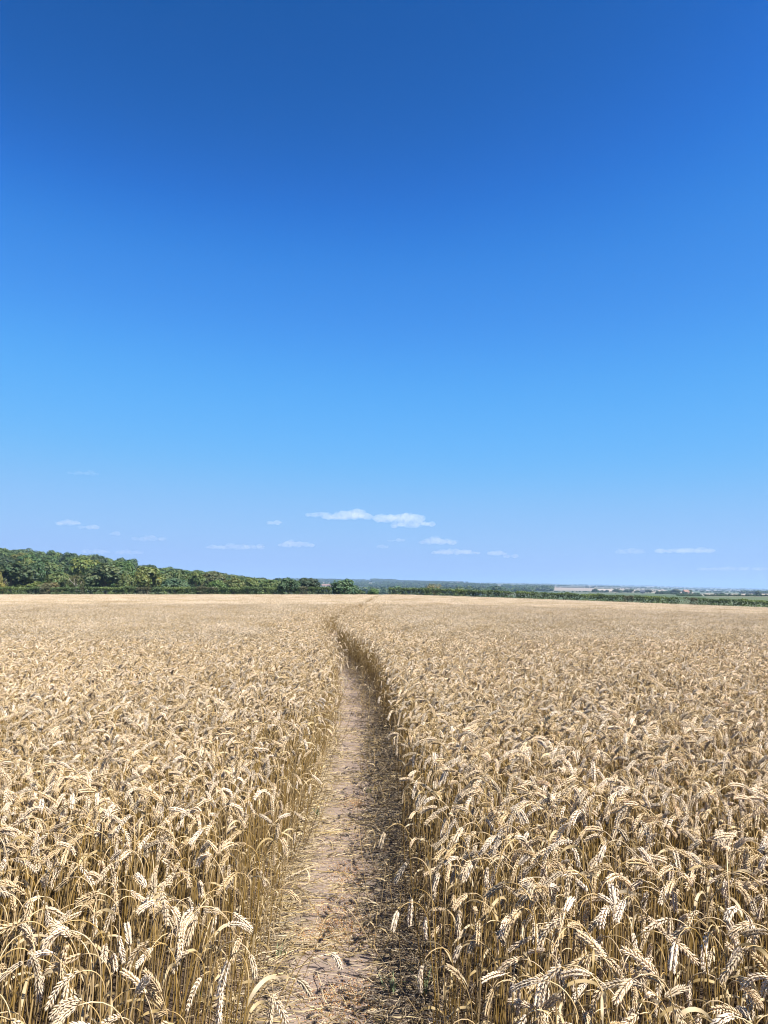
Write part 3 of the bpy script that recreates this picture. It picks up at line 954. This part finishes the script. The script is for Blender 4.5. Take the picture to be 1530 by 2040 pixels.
# ------------------------------------------------------------------ trees
def crown_mesh(seed, lobes=18, leaves=3400, leaf=0.075, squash=1.0, open_=0.0):
    rs = np.random.default_rng(seed)
    C, Rd = [], []
    for k in range(lobes):
        u = rs.normal(0, 1, 3); u /= np.linalg.norm(u)
        u[2] = abs(u[2]) * 1.05 - 0.28
        rr = rs.uniform(0.42, 0.74)
        C.append(u * rr); Rd.append(rs.uniform(0.26, 0.44))
    C, Rd = np.array(C), np.array(Rd)
    k = rs.choice(lobes, leaves, p=Rd ** 2 / (Rd ** 2).sum())
    u = rs.normal(0, 1, (leaves, 3)); u /= np.linalg.norm(u, axis=1)[:, None]
    rad = Rd[k] * rs.uniform(0.55, 1.08, leaves) ** 0.6
    P = C[k] + u * rad[:, None]
    # gaps between the lobes
    g = np.array([noise.noise(Vector(p * 3.2 + seed)) for p in P])
    keep = g > (-0.32 + open_)
    P, u = P[keep], u[keep]
    n = len(P)
    nrm = u + rs.normal(0, 0.30, (n, 3)) + np.array((0, 0, 0.25)); nrm /= np.linalg.norm(nrm, axis=1)[:, None]
    t = np.cross(nrm, rs.normal(0, 1, (n, 3))); t /= np.linalg.norm(t, axis=1)[:, None]
    b = np.cross(nrm, t)
    s = leaf * rs.uniform(0.6, 1.35, n)[:, None]
    V = np.stack([P - t * s * 1.2, P - b * s * 0.7 + nrm * s * 0.2, P + t * s * 1.2, P + b * s * 0.7 + nrm * s * 0.2], axis=1)
    V = V.reshape(-1, 3)
    f = np.arange(n * 4).reshape(-1, 4)
    clump = np.array([noise.noise(Vector(p * 2.0 + seed * 3.1)) for p in P])
    cc = (1.0 + 0.25 * clump + rs.normal(0, 0.08, n))[:, None] * np.array([1, 1, 1])[None, :]
    yel = np.clip(rs.normal(0, 0.10, n) + 0.16 * clump, -0.2, 0.4)
    cc[:, 0] *= 1 + yel * 1.2; cc[:, 2] *= 1 - yel * 0.6
    cc = np.clip(cc, 0.35, 1.8)
    mb = MB(); mb.add(V, [tuple(q) for q in f.tolist()], np.repeat(cc, 4, axis=0))
    return mb.mesh("crown", [M_LEAVES], smooth=False)
def trunk_mesh(seed, mat):
    rs = np.random.default_rng(seed)
    mb = MB()
    tube(mb, [(0, 0, -0.05), (0.01, 0, 0.12), (0.02, 0.01, 0.3), (0.0, 0.02, 0.5), (0.01, 0.0, 0.7)], [0.045, 0.034, 0.028, 0.02, 0.01], 8)
    for k in range(6):
        a = rs.uniform(0, 6.28); z0 = rs.uniform(0.2, 0.45)
        d = np.array((math.cos(a), math.sin(a), 0))
        q = np.array((0.01, 0, z0))
        tube(mb, [q, q + d * 0.10 + (0, 0, 0.10), q + d * 0.22 + (0, 0, 0.2), q + d * 0.33 + (0, 0, 0.34)], [0.016, 0.012, 0.008, 0.004], 6)
    return mb.mesh("trunk", [mat])
CROWNS = [crown_mesh(10 + i, [18, 24, 14, 30, 20, 26][i % 6], [3600, 4200, 3200, 4600, 3600, 4000][i % 6]) for i in range(7)]
SPARSE = [crown_mesh(40 + i, 22, 1500, 0.05, 1.0, 0.12) for i in range(2)]
TRUNKS = [trunk_mesh(i, M_BARK) for i in range(4)]
PALETRUNK = trunk_mesh(9, M_PALEBARK)
SHRUBBY = crown_mesh(77, 26, 3600, 0.07)

DG, MG, GG, YG, OL, BR, LG = (0.045, 0.072, 0.024), (0.066, 0.100, 0.028), (0.070, 0.098, 0.040), (0.132, 0.148, 0.032), (0.102, 0.120, 0.031), (0.084, 0.084, 0.034), (0.095, 0.130, 0.035)
_tn = [0]
def tree(px, top, wpx, dist, col, label, group, kind="oak", name="tree", base=None, cat="tree"):
    """a tree whose foot stands on the ground at this bearing and distance"""
    x = float(at(px, 1172, dist)[0])
    gz = float(ground_z(x, dist)[0])
    ztop = EYE + dist * (1172.0 - top) / F
    H = max(ztop - gz, 1.2)
    W = wpx * dist / F
    i = _tn[0]; _tn[0] += 1
    rs = np.random.default_rng(2000 + i)
    o = empty(name, (x, dist, gz), float(rs.uniform(0, 6.28)))
    tag(o, label, cat, group)
    low = {"oak": 0.14, "shrub": -0.02, "thin": 0.1}[kind]
    ch = H * (1 - low)
    me = (SPARSE[i % 2] if kind == "thin" else SHRUBBY if kind == "shrub" else CROWNS[i % len(CROWNS)])
    c = obj("crown", me, o)
    c.scale = (W * 0.52, W * 0.52, ch * 0.55)
    c.location = (0, 0, H * low + ch * 0.44)
    c.color = (*[v * float(rs.uniform(0.9, 1.1)) for v in col], 1)
    t = obj("trunk", PALETRUNK if label.startswith("brownish thin") else TRUNKS[i % 4], o)
    t.scale = (H * 0.9, H * 0.9, H * 0.95)
    return o

G1 = "trees along the front of the hillside wood"
for px, top, w, d, col, lab, kind in (
    (22, 1108, 112, 186, DG, "large dark green tree at the left end of the wood's front", "oak"),
    (3, 1158, 26, 172, (0.19, 0.17, 0.035), "low yellow shrub at the far left above the hedge", "shrub"),
    (-2, 1136, 16, 178, (0.15, 0.14, 0.04), "small yellowing tree at the left border of the picture", "oak"),
    (92, 1110, 58, 252, MG, "green tree filling the dip above the wide olive brown shrub", "oak"),
    (72, 1114, 42, 208, DG, "dark tree squeezed behind the large dark green tree", "oak"),
    (54, 1102, 46, 235, OL, "olive tree rising behind the large dark green tree", "oak"),
    (98, 1157, 60, 176, (0.11, 0.10, 0.04), "wide olive brown shrub just above the hedge", "shrub"),
    (114, 1131, 46, 190, LG, "bright green bushy tree left of the brownish thin tree", "oak"),
    (152, 1138, 44, 179, BR, "brownish thin tree with a pale bare trunk", "thin"),
    (168, 1107, 74, 236, OL, "broad yellowish tree above the brownish thin tree", "oak"),
    (210, 1115, 88, 188, GG, "large grey green tree in the middle of the wood's front", "oak"),
    (246, 1112, 50, 218, MG, "mid green tree behind the large grey green tree", "oak"),
    (252, 1137, 36, 180, OL, "pale olive shrub between the grey green and the yellow green tree", "shrub"),
    (293, 1123, 70, 186, YG, "round yellow green tree with a dark hollow at its foot", "oak"),
    (349, 1124, 48, 200, MG, "tall tree just right of the round yellow green tree", "oak"),
    (350, 1147, 66, 180, (0.075, 0.105, 0.05), "dark low bushy tree before the tall tree", "oak"),
    (390, 1135, 42, 204, LG, "light green tree right of the dark low bushy tree", "oak"),
    (424, 1133, 56, 236, BR, "brownish tree on the skyline of the wood", "oak"),
    (432, 1152, 44, 184, LG, "light green shrub under the brownish skyline tree", "shrub"),
    (466, 1146, 46, 206, OL, "olive tree where the wood starts to sink", "oak"),
    (500, 1147, 48, 212, OL, "pale olive tree in the sinking end of the wood", "oak"),
    (535, 1149, 44, 200, MG, "green tree beside the dark pair at the wood's end", "oak"),
):
    tree(px, top, w, d, col, lab, G1, kind, "shrub" if kind == "shrub" else "tree", cat="shrub" if kind == "shrub" else "tree")
G2 = "trees standing in the hedge line"
tree(576, 1146, 46, 151.5, (0.055, 0.085, 0.04), "dark tree breaking through the hedge, left of a dark pair", G2)
tree(616, 1148, 52, 156, (0.055, 0.08, 0.04), "dark spreading tree behind the hedge, right of a dark pair", G2)
tree(686, 1150, 62, 152, (0.075, 0.125, 0.05), "round dome shaped green tree in the hedge line beside the path's end", G2, "shrub")
tree(744, 1170, 26, 150.5, (0.085, 0.13, 0.04), "small round bush left of the gap where the path leaves the field", "bushes by the gap", "shrub", "bush", cat="bush")
tree(716, 1173, 26, 153, (0.07, 0.11, 0.045), "low bush at the right foot of the dome shaped tree", "bushes by the gap", "shrub", "bush", cat="bush")
tree(865, 1156, 40, 158, (0.16, 0.16, 0.07), "feathery pale sapling rising above the hedge right of the gap", G2, "thin")
tree(915, 1168, 30, 158, (0.13, 0.14, 0.06), "thin low sapling poking over the hedge", G2, "thin")

# the wood covering the hillside behind
SKY_PX = [-160, 0, 50, 130, 190, 250, 275, 310, 345, 395, 430, 460, 500, 545, 600, 640]
SKY_PY = [1092, 1089, 1091, 1096, 1103, 1110, 1117, 1125, 1129, 1132, 1135, 1141, 1145, 1150, 1154, 1160]
rs = np.random.default_rng(5)
G3 = "trees of the hillside wood"
for row, (d, n, frac) in enumerate(((215, 18, 0.36), (245, 18, 0.5), (290, 22, 0.68), (350, 24, 0.82), (430, 34, 1.0), (520, 30, 0.98))):
    for k in range(n):
        px = -150 + (790 if d > 300 else 700) * (k + rs.uniform(0.15, 0.85)) / n
        if px > 625:
            continue
        s = float(np.interp(px, SKY_PX, SKY_PY))
        gy = 1172 - F * (float(ground_z(float(at(px, 1172, d)[0]), d)[0]) - EYE) / d
        top = gy + (s - gy) * frac + rs.normal(0, 2.0)
        top = max(top, s - 3.5 + (rs.uniform(-0.5, 3.0) if frac > 0.9 else 1.0))
        top = min(top, gy - 2.5 * F / d)
        ci = int(rs.integers(7))
        col = [DG, MG, MG, OL, GG, LG, DG][ci]
        tone = ["dark green", "mid green", "mid green", "olive", "grey green", "light green", "dark green"][ci]
        rank = ["just behind the front trees", "in the second rank", "halfway up the slope", "high on the slope", "on the crest", "behind the crest"][row]
        part = "at the left end" if px < 130 else ("in the middle" if px < 380 else "at the sinking right end")
        tree(px, top, rs.uniform(42, 76) * 250 / d + 10, d + rs.uniform(-20, 20), col, "%s tree %s, %s of the wood" % (tone, rank, part), G3)

# ------------------------------------------------------------------ hedges
def hedge(x0, x1, y, label, seed, h=2.0, thin=()):
    rs = np.random.default_rng(seed)
    L = x1 - x0
    n = int(L * 420)
    X = rs.uniform(x0, x1, n)
    Hh = h * (1 + 0.10 * vnoise(X, X * 0, 0.35, seed) + 0.07 * vnoise(X, X * 0, 1.3, seed + 1))
    Wd = 0.85 + 0.2 * vnoise(X, X * 0, 0.5, seed + 2)
    face = rs.uniform(0, 1, n)
    th = np.where(face < 0.55, rs.uniform(-0.2, 0.35, n), rs.uniform(0.3, math.pi, n))  # from front foot over the top
    a = rs.uniform(0, 1, n)
    Yr = np.where(face < 0.55, -Wd * (1 - 0.25 * a), np.cos(rs.uniform(0, math.pi, n)) * -Wd)
    Zr = np.where(face < 0.55, a * 0.97, 0.86 + 0.14 * np.sqrt(np.clip(1 - (Yr / Wd) ** 2, 0, 1))) * Hh
    dep = np.abs(rs.normal(0, 0.16, n))
    Yr = Yr + np.where(face < 0.55, dep, 0); Zr = Zr - np.where(face >= 0.55, dep, 0)
    shoots = rs.uniform(0, 1, n) < 0.03
    Zr = np.where(shoots & (face >= 0.55), Zr + rs.uniform(0, 0.35, n), Zr)
    lump = vnoise(X, Zr + Yr, 1.1, seed + 4)
    keep = lump > -0.42
    for t0, t1 in thin:
        keep &= ~((X > t0) & (X < t1) & (rs.uniform(0, 1, n) < 0.72))
    X, Yr, Zr, face, lump = X[keep], Yr[keep], Zr[keep], face[keep], lump[keep]
    Yr = Yr - 0.35 * lump * (face < 0.55)
    n = len(X)
    P = np.column_stack([X, y + Yr, field_z(X, y) + Zr])
    nrm = np.where((face < 0.55)[:, None], np.array((0, -1.0, 0.35)), np.array((0, -0.2, 1.0))) + rs.normal(0, 0.55, (n, 3))
    nrm /= np.linalg.norm(nrm, axis=1)[:, None]
    t = np.cross(nrm, rs.normal(0, 1, (n, 3))); t /= np.linalg.norm(t, axis=1)[:, None]; b = np.cross(nrm, t)
    s = 0.10 * rs.uniform(0.6, 1.4, n)[:, None]
    V = np.stack([P - t * s * 1.2, P - b * s * 0.7, P + t * s * 1.2, P + b * s * 0.7], axis=1).reshape(-1, 3)
    patch = vnoise(X, X * 0, 0.16, seed + 6)[:, None]
    base = np.where(patch > 0.12, np.array([[0.105, 0.140, 0.040]]), np.array([[0.068, 0.098, 0.032]]))
    base = np.where(patch < -0.25, np.array([[0.075, 0.075, 0.035]]), base)
    c = base * (1 + 0.25 * lump + rs.normal(0, 0.15, n))[:, None]
    mb = MB(); mb.add(V, [tuple(q) for q in np.arange(n * 4).reshape(-1, 4).tolist()], np.repeat(np.clip(c, 0.015, 0.4), 4, axis=0))
    o = empty("hedge", ((x0 + x1) / 2, y, float(field_z((x0 + x1) / 2, y))))
    tag(o, label, "hedge", "hedges along the far side of the field")
    f = obj("foliage", mb.mesh("hedge_foliage", [M_HEDGE], smooth=False), o)
    f.matrix_parent_inverse = Matrix.Translation(-Vector(o.location))
    st = MB()
    for k in range(int(L * 2.2)):
        x = rs.uniform(x0, x1); yy = y + rs.normal(-0.35, 0.3); z = float(field_z(x, y))
        p = np.array((x, yy, z - 0.05)); q = p + np.array((rs.normal(0, 0.15), rs.normal(0, 0.15), rs.uniform(0.8, 1.5)))
        tube(st, [p, (p + q) / 2 + rs.normal(0, 0.05, 3), q], [0.03, 0.022, 0.01], 4)
    g = obj("stems", st.mesh("hedge_stems", [M_BARK]), o)
    g["kind"] = "stuff"
    g.matrix_parent_inverse = Matrix.Translation(-Vector(o.location))
hedge(-100, -10.2, 151.0, "clipped dark green hedge in front of the wood, left of the path", 3, 2.3)
hedge(0.9, 98, 151.0, "long clipped green hedge running from the gap to the right edge", 8, 2.2, thin=((57.3, 59.6), (25, 25.6)))
hedge(-10.0, -4.6, 152.2, "short low hedge stretch between the dark trees and the dome shaped tree", 13, 1.75)

# dry grass verge under the hedges
def verge():
    rs = np.random.default_rng(91)
    mb = MB()
    for k in range(4200):
        x = rs.uniform(-100, 98)
        if noise.noise(Vector((x * 0.45, 0, 4))) < -0.05 and rs.uniform() < 0.85:
            continue
        y = 149.3 + rs.normal(0, 0.35); z = float(field_z(x, y)); h = rs.uniform(0.65, 1.12)
        dx = rs.normal(0, 0.14); w = rs.uniform(0.006, 0.016)
        mb.add([(x - w, y, z), (x + w, y, z), (x + dx * 0.4 + w * 0.8, y, z + h * 0.6), (x + dx * 0.4 - w * 0.8, y, z + h * 0.6), (x + dx, y, z + h)], [(0, 1, 2, 3), (3, 2, 4)], np.array((0.46, 0.36, 0.21)) * rs.uniform(0.75, 1.1))
    o = obj("verge_grass", mb.mesh("verge_grass", [M_LEAF]))
    o["kind"] = "stuff"
    tag(o, "dry pale grass growing along the foot of the hedges", "grass")
verge()

# ------------------------------------------------------------------ far country: woods, single trees, farmhouses
lowcrowns = bpy.data.collections.new("far_crown_variants")
for i in range(5):
    me = crown_mesh(140 + i, 12, 420, 0.16)
    m2 = leaf_mat("far_leaves_%d" % i, False)
    a = me.color_attributes["Col"]
    buf = np.empty(len(a.data) * 4, np.float32); a.data.foreach_get("color", buf); buf = buf.reshape(-1, 4)
    buf[:, :3] *= np.array([(0.055, 0.085, 0.04), (0.06, 0.10, 0.04), (0.075, 0.11, 0.05), (0.05, 0.075, 0.04), (0.07, 0.09, 0.05)][i])
    a.data.foreach_set("color", buf.ravel())
    me.materials.clear(); me.materials.append(m2)
    lowcrowns.objects.link(bpy.data.objects.new("far_crown_%03d" % i, me))
def roll_z(x, y):
    r = np.hypot(x, y)
    return ground_z(x, y) + np.clip((r - 700) / 2500.0, 0, 1) * 2.5 * vnoise(x, y, 1 / 900.0, 3.0)
def scatter_wood(name, label, areas, seed):
    rs = np.random.default_rng(seed)
    P = []
    for (a, b), (d0, d1), n, hh in areas:
        px = rs.uniform(a, b, n); d = rs.uniform(d0, d1, n)
        x = (px - 765) / F / CT * d
        P.append(np.column_stack([x, d, roll_z(x, d), np.full(n, hh)]))
    P = np.concatenate(P); n = len(P)
    h = P[:, 3] * rs.uniform(0.7, 1.2, n)
    sc = np.column_stack([h * rs.uniform(0.5, 0.75, n), h * rs.uniform(0.5, 0.75, n), h * 0.55])
    o = instancer(name, lowcrowns, np.column_stack([P[:, :2], P[:, 2] + h * 0.42]), np.column_stack([np.zeros(n), np.zeros(n), rs.uniform(0, 6.28, n)]), sc, rs.integers(0, 5, n))
    tag(o, label, "wood")
scatter_wood("far_wood", "bluish far wood covering the valley side beyond the gap", [
    ((560, 905), (2000, 2650), 760, 8), ((560, 890), (3020, 3900), 560, 8), ((600, 640), (2700, 3000), 60, 9), ((662, 704), (2720, 2980), 80, 9), ((762, 776), (2720, 2980), 40, 9), ((802, 890), (2720, 2980), 160, 9),
    ((560, 740), (3950, 4150), 120, 9), ((740, 790), (3950, 4150), 110, 13), ((790, 930), (3950, 4150), 150, 9), ((880, 985), (2000, 2900), 200, 12), ((560, 1000), (850, 1500), 330, 12), ((1000, 1095), (2000, 2500), 170, 13), ((1052, 1095), (1600, 2000), 70, 14), ((985, 1060), (1300, 1600), 40, 11),
], 31)
scatter_wood("far_hedgerow", "dark rows of hedgerow bushes dividing the far fields on the right", [
    ((1096, 1180), (2900, 2960), 70, 5), ((1180, 1340), (2780, 2840), 80, 4), ((1060, 1330), (3540, 3600), 150, 6), ((1100, 1340), (1560, 1620), 90, 3.2), ((1180, 1340), (1900, 1960), 60, 4),
    ((1340, 1700), (600, 612), 330, 1.9), ((1300, 1395), (960, 990), 60, 4), ((1390, 1700), (2120, 2180), 120, 6), ((1390, 1700), (1200, 1240), 60, 4), ((1380, 1700), (2900, 3000), 110, 7),
    ((1000, 1100), (3920, 3980), 60, 6), ((1040, 1700), (4400, 4500), 200, 8), ((1340, 1700), (5300, 5500), 200, 9), ((900, 1700), (6700, 6900), 260, 10), ((900, 1700), (8900, 9200), 240, 12), ((640, 1700), (11800, 12000), 260, 12),
    ((1470, 1530), (1700, 1730), 40, 9), ((1180, 1340), (1440, 1490), 26, 6),
], 32)
G4 = "single trees in the fields beyond the right hedge"
for px, top, w, d, lab in (
    (1186, 1171, 13, 1350, "bushy hedgerow tree left of the tan fields beyond the right hedge"),
    (1209, 1174, 8, 1400, "thin small tree against a tan far field"),
    (1228, 1171.5, 13, 1300, "round dark tree standing against the tan far fields"),
    (1249, 1172.5, 12, 1300, "dark tree, left one of a close pair beyond the right hedge"),
    (1258, 1172.5, 12, 1320, "dark tree, right one of a close pair beyond the right hedge"),
    (1270, 1175, 13, 1250, "low wide tree right of the close pair beyond the hedge"),
    (1290, 1174, 20, 1300, "broad grey tree clump left of the farmhouse"),
    (1320, 1179, 12, 1200, "low bush before the tan field left of the farmhouse"),
    (1346, 1172.5, 24, 1250, "large grey green tree directly left of the farmhouse"),
    (1373, 1173, 13, 1200, "tall green tree directly right of the farmhouse"),
    (1427, 1180, 10, 1300, "small dark tree on the pale strip right of the farmhouse"),
    (1437, 1180, 12, 1320, "low dark bush right of the small dark tree on the pale strip"),
    (1485, 1174.5, 6, 2500, "tiny tree on the blue skyline near the right edge"),
    (1510, 1176.5, 12, 950, "round dark tree alone at the right edge above the green field"),
    (1525, 1177, 10, 1800, "small tree at the right border behind the lone round tree"),
    (1033, 1171, 8, 2100, "lone bush on the grey green slope right of the gap"),
    (1003, 1169, 14, 1500, "dark rounded tree on the slope above the hedge"),
    (1085, 1163.5, 9, 2600, "tree standing out on top of the dark copse"),
    (1098, 1164, 5, 3400, "tiny tree on the pale crest right of the dark copse"),
    (1125, 1164.5, 5, 3400, "tiny tree further along the pale crest"),
    (1169, 1166, 6, 3200, "small dark tree on the crest above the tan field"),
    (1219, 1168, 5, 3300, "dark dot of a tree on the crest above the bright field"),
):
    tree(px, top, w, d, [(0.055, 0.08, 0.045), (0.07, 0.095, 0.05), (0.06, 0.085, 0.04)][int(px) % 3], lab, G4)

def farmhouse(px, d, w, dep, eave, ridge, wall, roof, label, rz=0.0):
    x = (px - 765) / F / CT * d
    z = float(roll_z(np.array([x]), np.array([d]))[0])
    o = empty("farmhouse", (x, d, z), rz)
    tag(o, label, "house", "farmhouses in the far country")
    def part(name, V, f, m, par=o):
        mb = MB(); mb.add(V, f)
        return obj(name, mb.mesh(name, [m], smooth=False), par)
    a, b = w / 2, dep / 2
    part("wall", [(-a, -b, -0.5), (a, -b, -0.5), (a, b, -0.5), (-a, b, -0.5), (-a, -b, eave), (a, -b, eave), (a, b, eave), (-a, b, eave), (-a, 0, ridge - 0.1), (a, 0, ridge - 0.1)],
         [(0, 1, 5, 4), (2, 3, 7, 6), (1, 2, 6, 9, 5), (3, 0, 4, 8, 7)], wall)
    A, Bq = a + 0.4, b + 0.5; e = eave - 0.35
    r = part("roof", [(-A, -Bq, e), (A, -Bq, e), (A, 0, ridge), (-A, 0, ridge), (-A, Bq, e), (A, Bq, e), (-A, -Bq, e + 0.25), (A, -Bq, e + 0.25), (A, 0, ridge + 0.25), (-A, 0, ridge + 0.25), (-A, Bq, e + 0.25), (A, Bq, e + 0.25)],
             [(6, 7, 8, 9), (9, 8, 11, 10), (0, 3, 2, 1), (3, 4, 5, 2), (0, 1, 7, 6), (4, 10, 11, 5), (0, 6, 9, 3), (3, 9, 10, 4), (1, 2, 8, 7), (2, 5, 11, 8)], roof)
    def box(name, x0, x1, y0, y1, z0, z1, m, par=o):
        return part(name, [(x0, y0, z0), (x1, y0, z0), (x1, y1, z0), (x0, y1, z0), (x0, y0, z1), (x1, y0, z1), (x1, y1, z1), (x0, y1, z1)],
                    [(0, 3, 2, 1), (4, 5, 6, 7), (0, 1, 5, 4), (1, 2, 6, 5), (2, 3, 7, 6), (3, 0, 4, 7)], m, par)
    for s in (-1, 1):
        box("chimney", s * (a - 1.2) - 0.4, s * (a - 1.2) + 0.4, -0.4, 0.4, ridge - 0.3, ridge + 1.3, wall, r)
    for zz in (1.0, 3.6):
        for k in (-0.6, 0, 0.6):
            if zz + 1.2 < eave and not (k == 0 and zz < 2):
                wdw = box("window", k * a - 0.5, k * a + 0.5, -b - 0.06, -b + 0.06, zz, zz + 1.2, M_PANE)
                box("sill", k * a - 0.6, k * a + 0.6, -b - 0.14, -b - 0.065, zz - 0.12, zz - 0.01, M_RENDER, wdw)
    box("door", -0.5, 0.5, -b - 0.08, -b + 0.04, -0.4, 2.0, M_SLATE)
farmhouse(1360, 1180, 9, 6, 4.8, 7.2, M_BRICK, M_ROOF, "orange brick farmhouse between two big trees beyond the right hedge", 0.35)
farmhouse(1275, 1220, 7, 5, 3.2, 5.4, M_RENDER, M_SLATE, "pale low farmhouse half hidden by hedgerow trees", -0.3)
farmhouse(647, 1900, 12, 7, 5.0, 8.0, M_RENDER, M_ROOF, "pale village house with red roof left of the dome shaped tree", 0.2)
farmhouse(656, 1950, 10, 7, 4.8, 7.6, M_BRICK, M_ROOF, "brick village house next to the pale one left of the dome shaped tree", -0.2)
farmhouse(912, 3650, 14, 8, 5.0, 8.0, M_RENDER, M_SLATE, "tiny white farmhouse on the far hillside above the hedge", 0.1)

# ------------------------------------------------------------------ clouds
def cloud_mat(name, dens, scale):
    m, nt, out = new_mat(name)
    tc = N(nt, 'ShaderNodeTexCoord')
    nz = tex_noise(nt, scale, 5, 0.6, tc.outputs['Object'])
    d = maprange(nt, nz, 0.30, 0.74, 0.0, dens)
    pv = N(nt, 'ShaderNodeVolumePrincipled')
    pv.inputs['Color'].default_value = (1.0, 0.965, 0.975, 1)
    pv.inputs['Anisotropy'].default_value = 0.25
    nt.links.new(d, pv.inputs['Density'])
    nt.links.new(pv.outputs[0], out.inputs['Volume'])
    return m
TAU = {"thick": 0.26, "mid": 0.17, "faint": 0.09, "trace": 0.025}
def cloud(lobes, dens, label, base_h=1250.0):
    cx = float(np.mean([l[0] for l in lobes])); cy_ = float(np.mean([l[1] for l in lobes]))
    dist = base_h / ((1172.0 - cy_) / F)
    c = at(cx, cy_, dist)
    k = dist / F
    me = bpy.data.meshes.new("cloud_raw")
    V, Fc, n0 = [], [], 0
    rs = np.random.default_rng(int(cx * 13 + cy_))
    import bmesh
    bm = bmesh.new()
    for (px, py, rx, ry) in lobes:
        # each lobe is a string of puffs
        q = max(1, int(rx / max(ry, 1.0) * 1.6))
        for j in range(q):
            ox = (0 if q == 1 else (-1 + 2 * j / (q - 1)) * max(rx - ry * 0.8, 0)) + rs.normal(0, ry * 0.2)
            rr = ry * rs.uniform(0.75, 1.2) * (1 - 0.35 * abs(ox) / max(rx, 1))
            M = Matrix.Translation(((px + ox - cx) * k, rs.normal(0, rx * 0.25) * k, -(py + ry - cy_) * k + rr * 0.7 * k)) @ Matrix.Diagonal((rr * 1.9 * k, max(rr * 1.6, rx * 0.3) * k, rr * 0.8 * k, 1))
            bmesh.ops.create_icosphere(bm, subdivisions=2, radius=1.0, matrix=M)
    bm.to_mesh(me); bm.free()
    tmp = bpy.data.objects.new("cloud_tmp", me)
    COL.objects.link(tmp)
    rm = tmp.modifiers.new("remesh", 'REMESH'); rm.mode = 'VOXEL'; rm.voxel_size = max(min(l[3] for l in lobes) * k * 0.28, 6.0)
    dg = bpy.context.evaluated_depsgraph_get()
    me2 = bpy.data.meshes.new_from_object(tmp.evaluated_get(dg))
    bpy.data.objects.remove(tmp)
    for v in me2.vertices:
        p = v.co
        a = noise.noise(p * (1 / (9 * k))) * 3.0 * k + noise.noise(p * (1 / (3.5 * k))) * 1.3 * k
        v.co = p + Vector((p.x * 0.0, 0, 0)) + v.normal * a
    ryk = float(np.mean([l[3] for l in lobes])) * k
    me2.materials.clear(); me2.materials.append(cloud_mat("cloud", TAU[dens] * 2.2 / (2 * ryk), 1.0 / (9.0 * k)))
    me2.name = "cloud"
    o = obj("cloud", me2)
    o.location = tuple(c)
    tag(o, label, "cloud", "small clouds low over the horizon")
cloud([(630, 1022, 16, 8), (690, 1023, 46, 11), (712, 1018, 16, 8), (795, 1028, 48, 12), (822, 1042, 40, 8)], "thick", "largest long white cloud above the middle of the horizon")
cloud([(547, 1037, 13, 8)], "thick", "small round white puff left of the largest cloud")
cloud([(134, 1039, 28, 6), (180, 1047, 20, 7)], "mid", "thin white streak of cloud above the left wood")
cloud([(229, 1061, 12, 5)], "faint", "tiny faint puff above the left wood")
cloud([(300, 1070, 32, 7)], "faint", "faint flat cloud left of the horizon's middle")
cloud([(470, 1086, 60, 7)], "faint", "long faint cloud low over the wood's sinking end")
cloud([(590, 1081, 36, 8)], "mid", "pale cloud low right of the long faint one")
cloud([(870, 1075, 36, 9), (905, 1097, 45, 7)], "mid", "pale grey layered cloud below the right end of the largest cloud")
cloud([(788, 1074, 18, 5), (762, 1087, 10, 5)], "faint", "tiny faint cloud under the middle of the largest cloud")
cloud([(990, 1100, 18, 6), (1018, 1106, 14, 5)], "mid", "small double puff low right of the layered cloud")
cloud([(1258, 1095, 28, 8), (1365, 1094, 58, 7)], "faint", "long greyish cloud low over the right hand hills")
cloud([(1460, 1131, 75, 5)], "trace", "faint band of cloud close over the right horizon")
cloud([(190, 1096, 30, 6), (255, 1098, 24, 6)], "faint", "faint cloud just over the crest of the wood")
cloud([(168, 941, 28, 4)], "trace", "barely visible wisp highest on the left")

# ------------------------------------------------------------------ haze
def haze():
    mb = MB()
    s, z0, z1 = 16500.0, -60.0, 118.0
    mb.add([(-s, -s, z0), (s, -s, z0), (s, s, z0), (-s, s, z0), (-s, -s, z1), (s, -s, z1), (s, s, z1), (-s, s, z1)],
           [(0, 3, 2, 1), (4, 5, 6, 7), (0, 1, 5, 4), (1, 2, 6, 5), (2, 3, 7, 6), (3, 0, 4, 7)])
    m, nt, out = new_mat("haze")
    pv = N(nt, 'ShaderNodeVolumePrincipled')
    pv.inputs['Color'].default_value = (0.32, 0.48, 0.72, 1)
    pv.inputs['Density'].default_value = 0.00013
    pv.inputs['Anisotropy'].default_value = 0.0
    nt.links.new(pv.outputs[0], out.inputs['Volume'])
    o = obj("haze", mb.mesh("haze", [m], smooth=False))
    o["kind"] = "stuff"
    tag(o, "thin blue summer haze veiling the far hills", "haze")
haze()
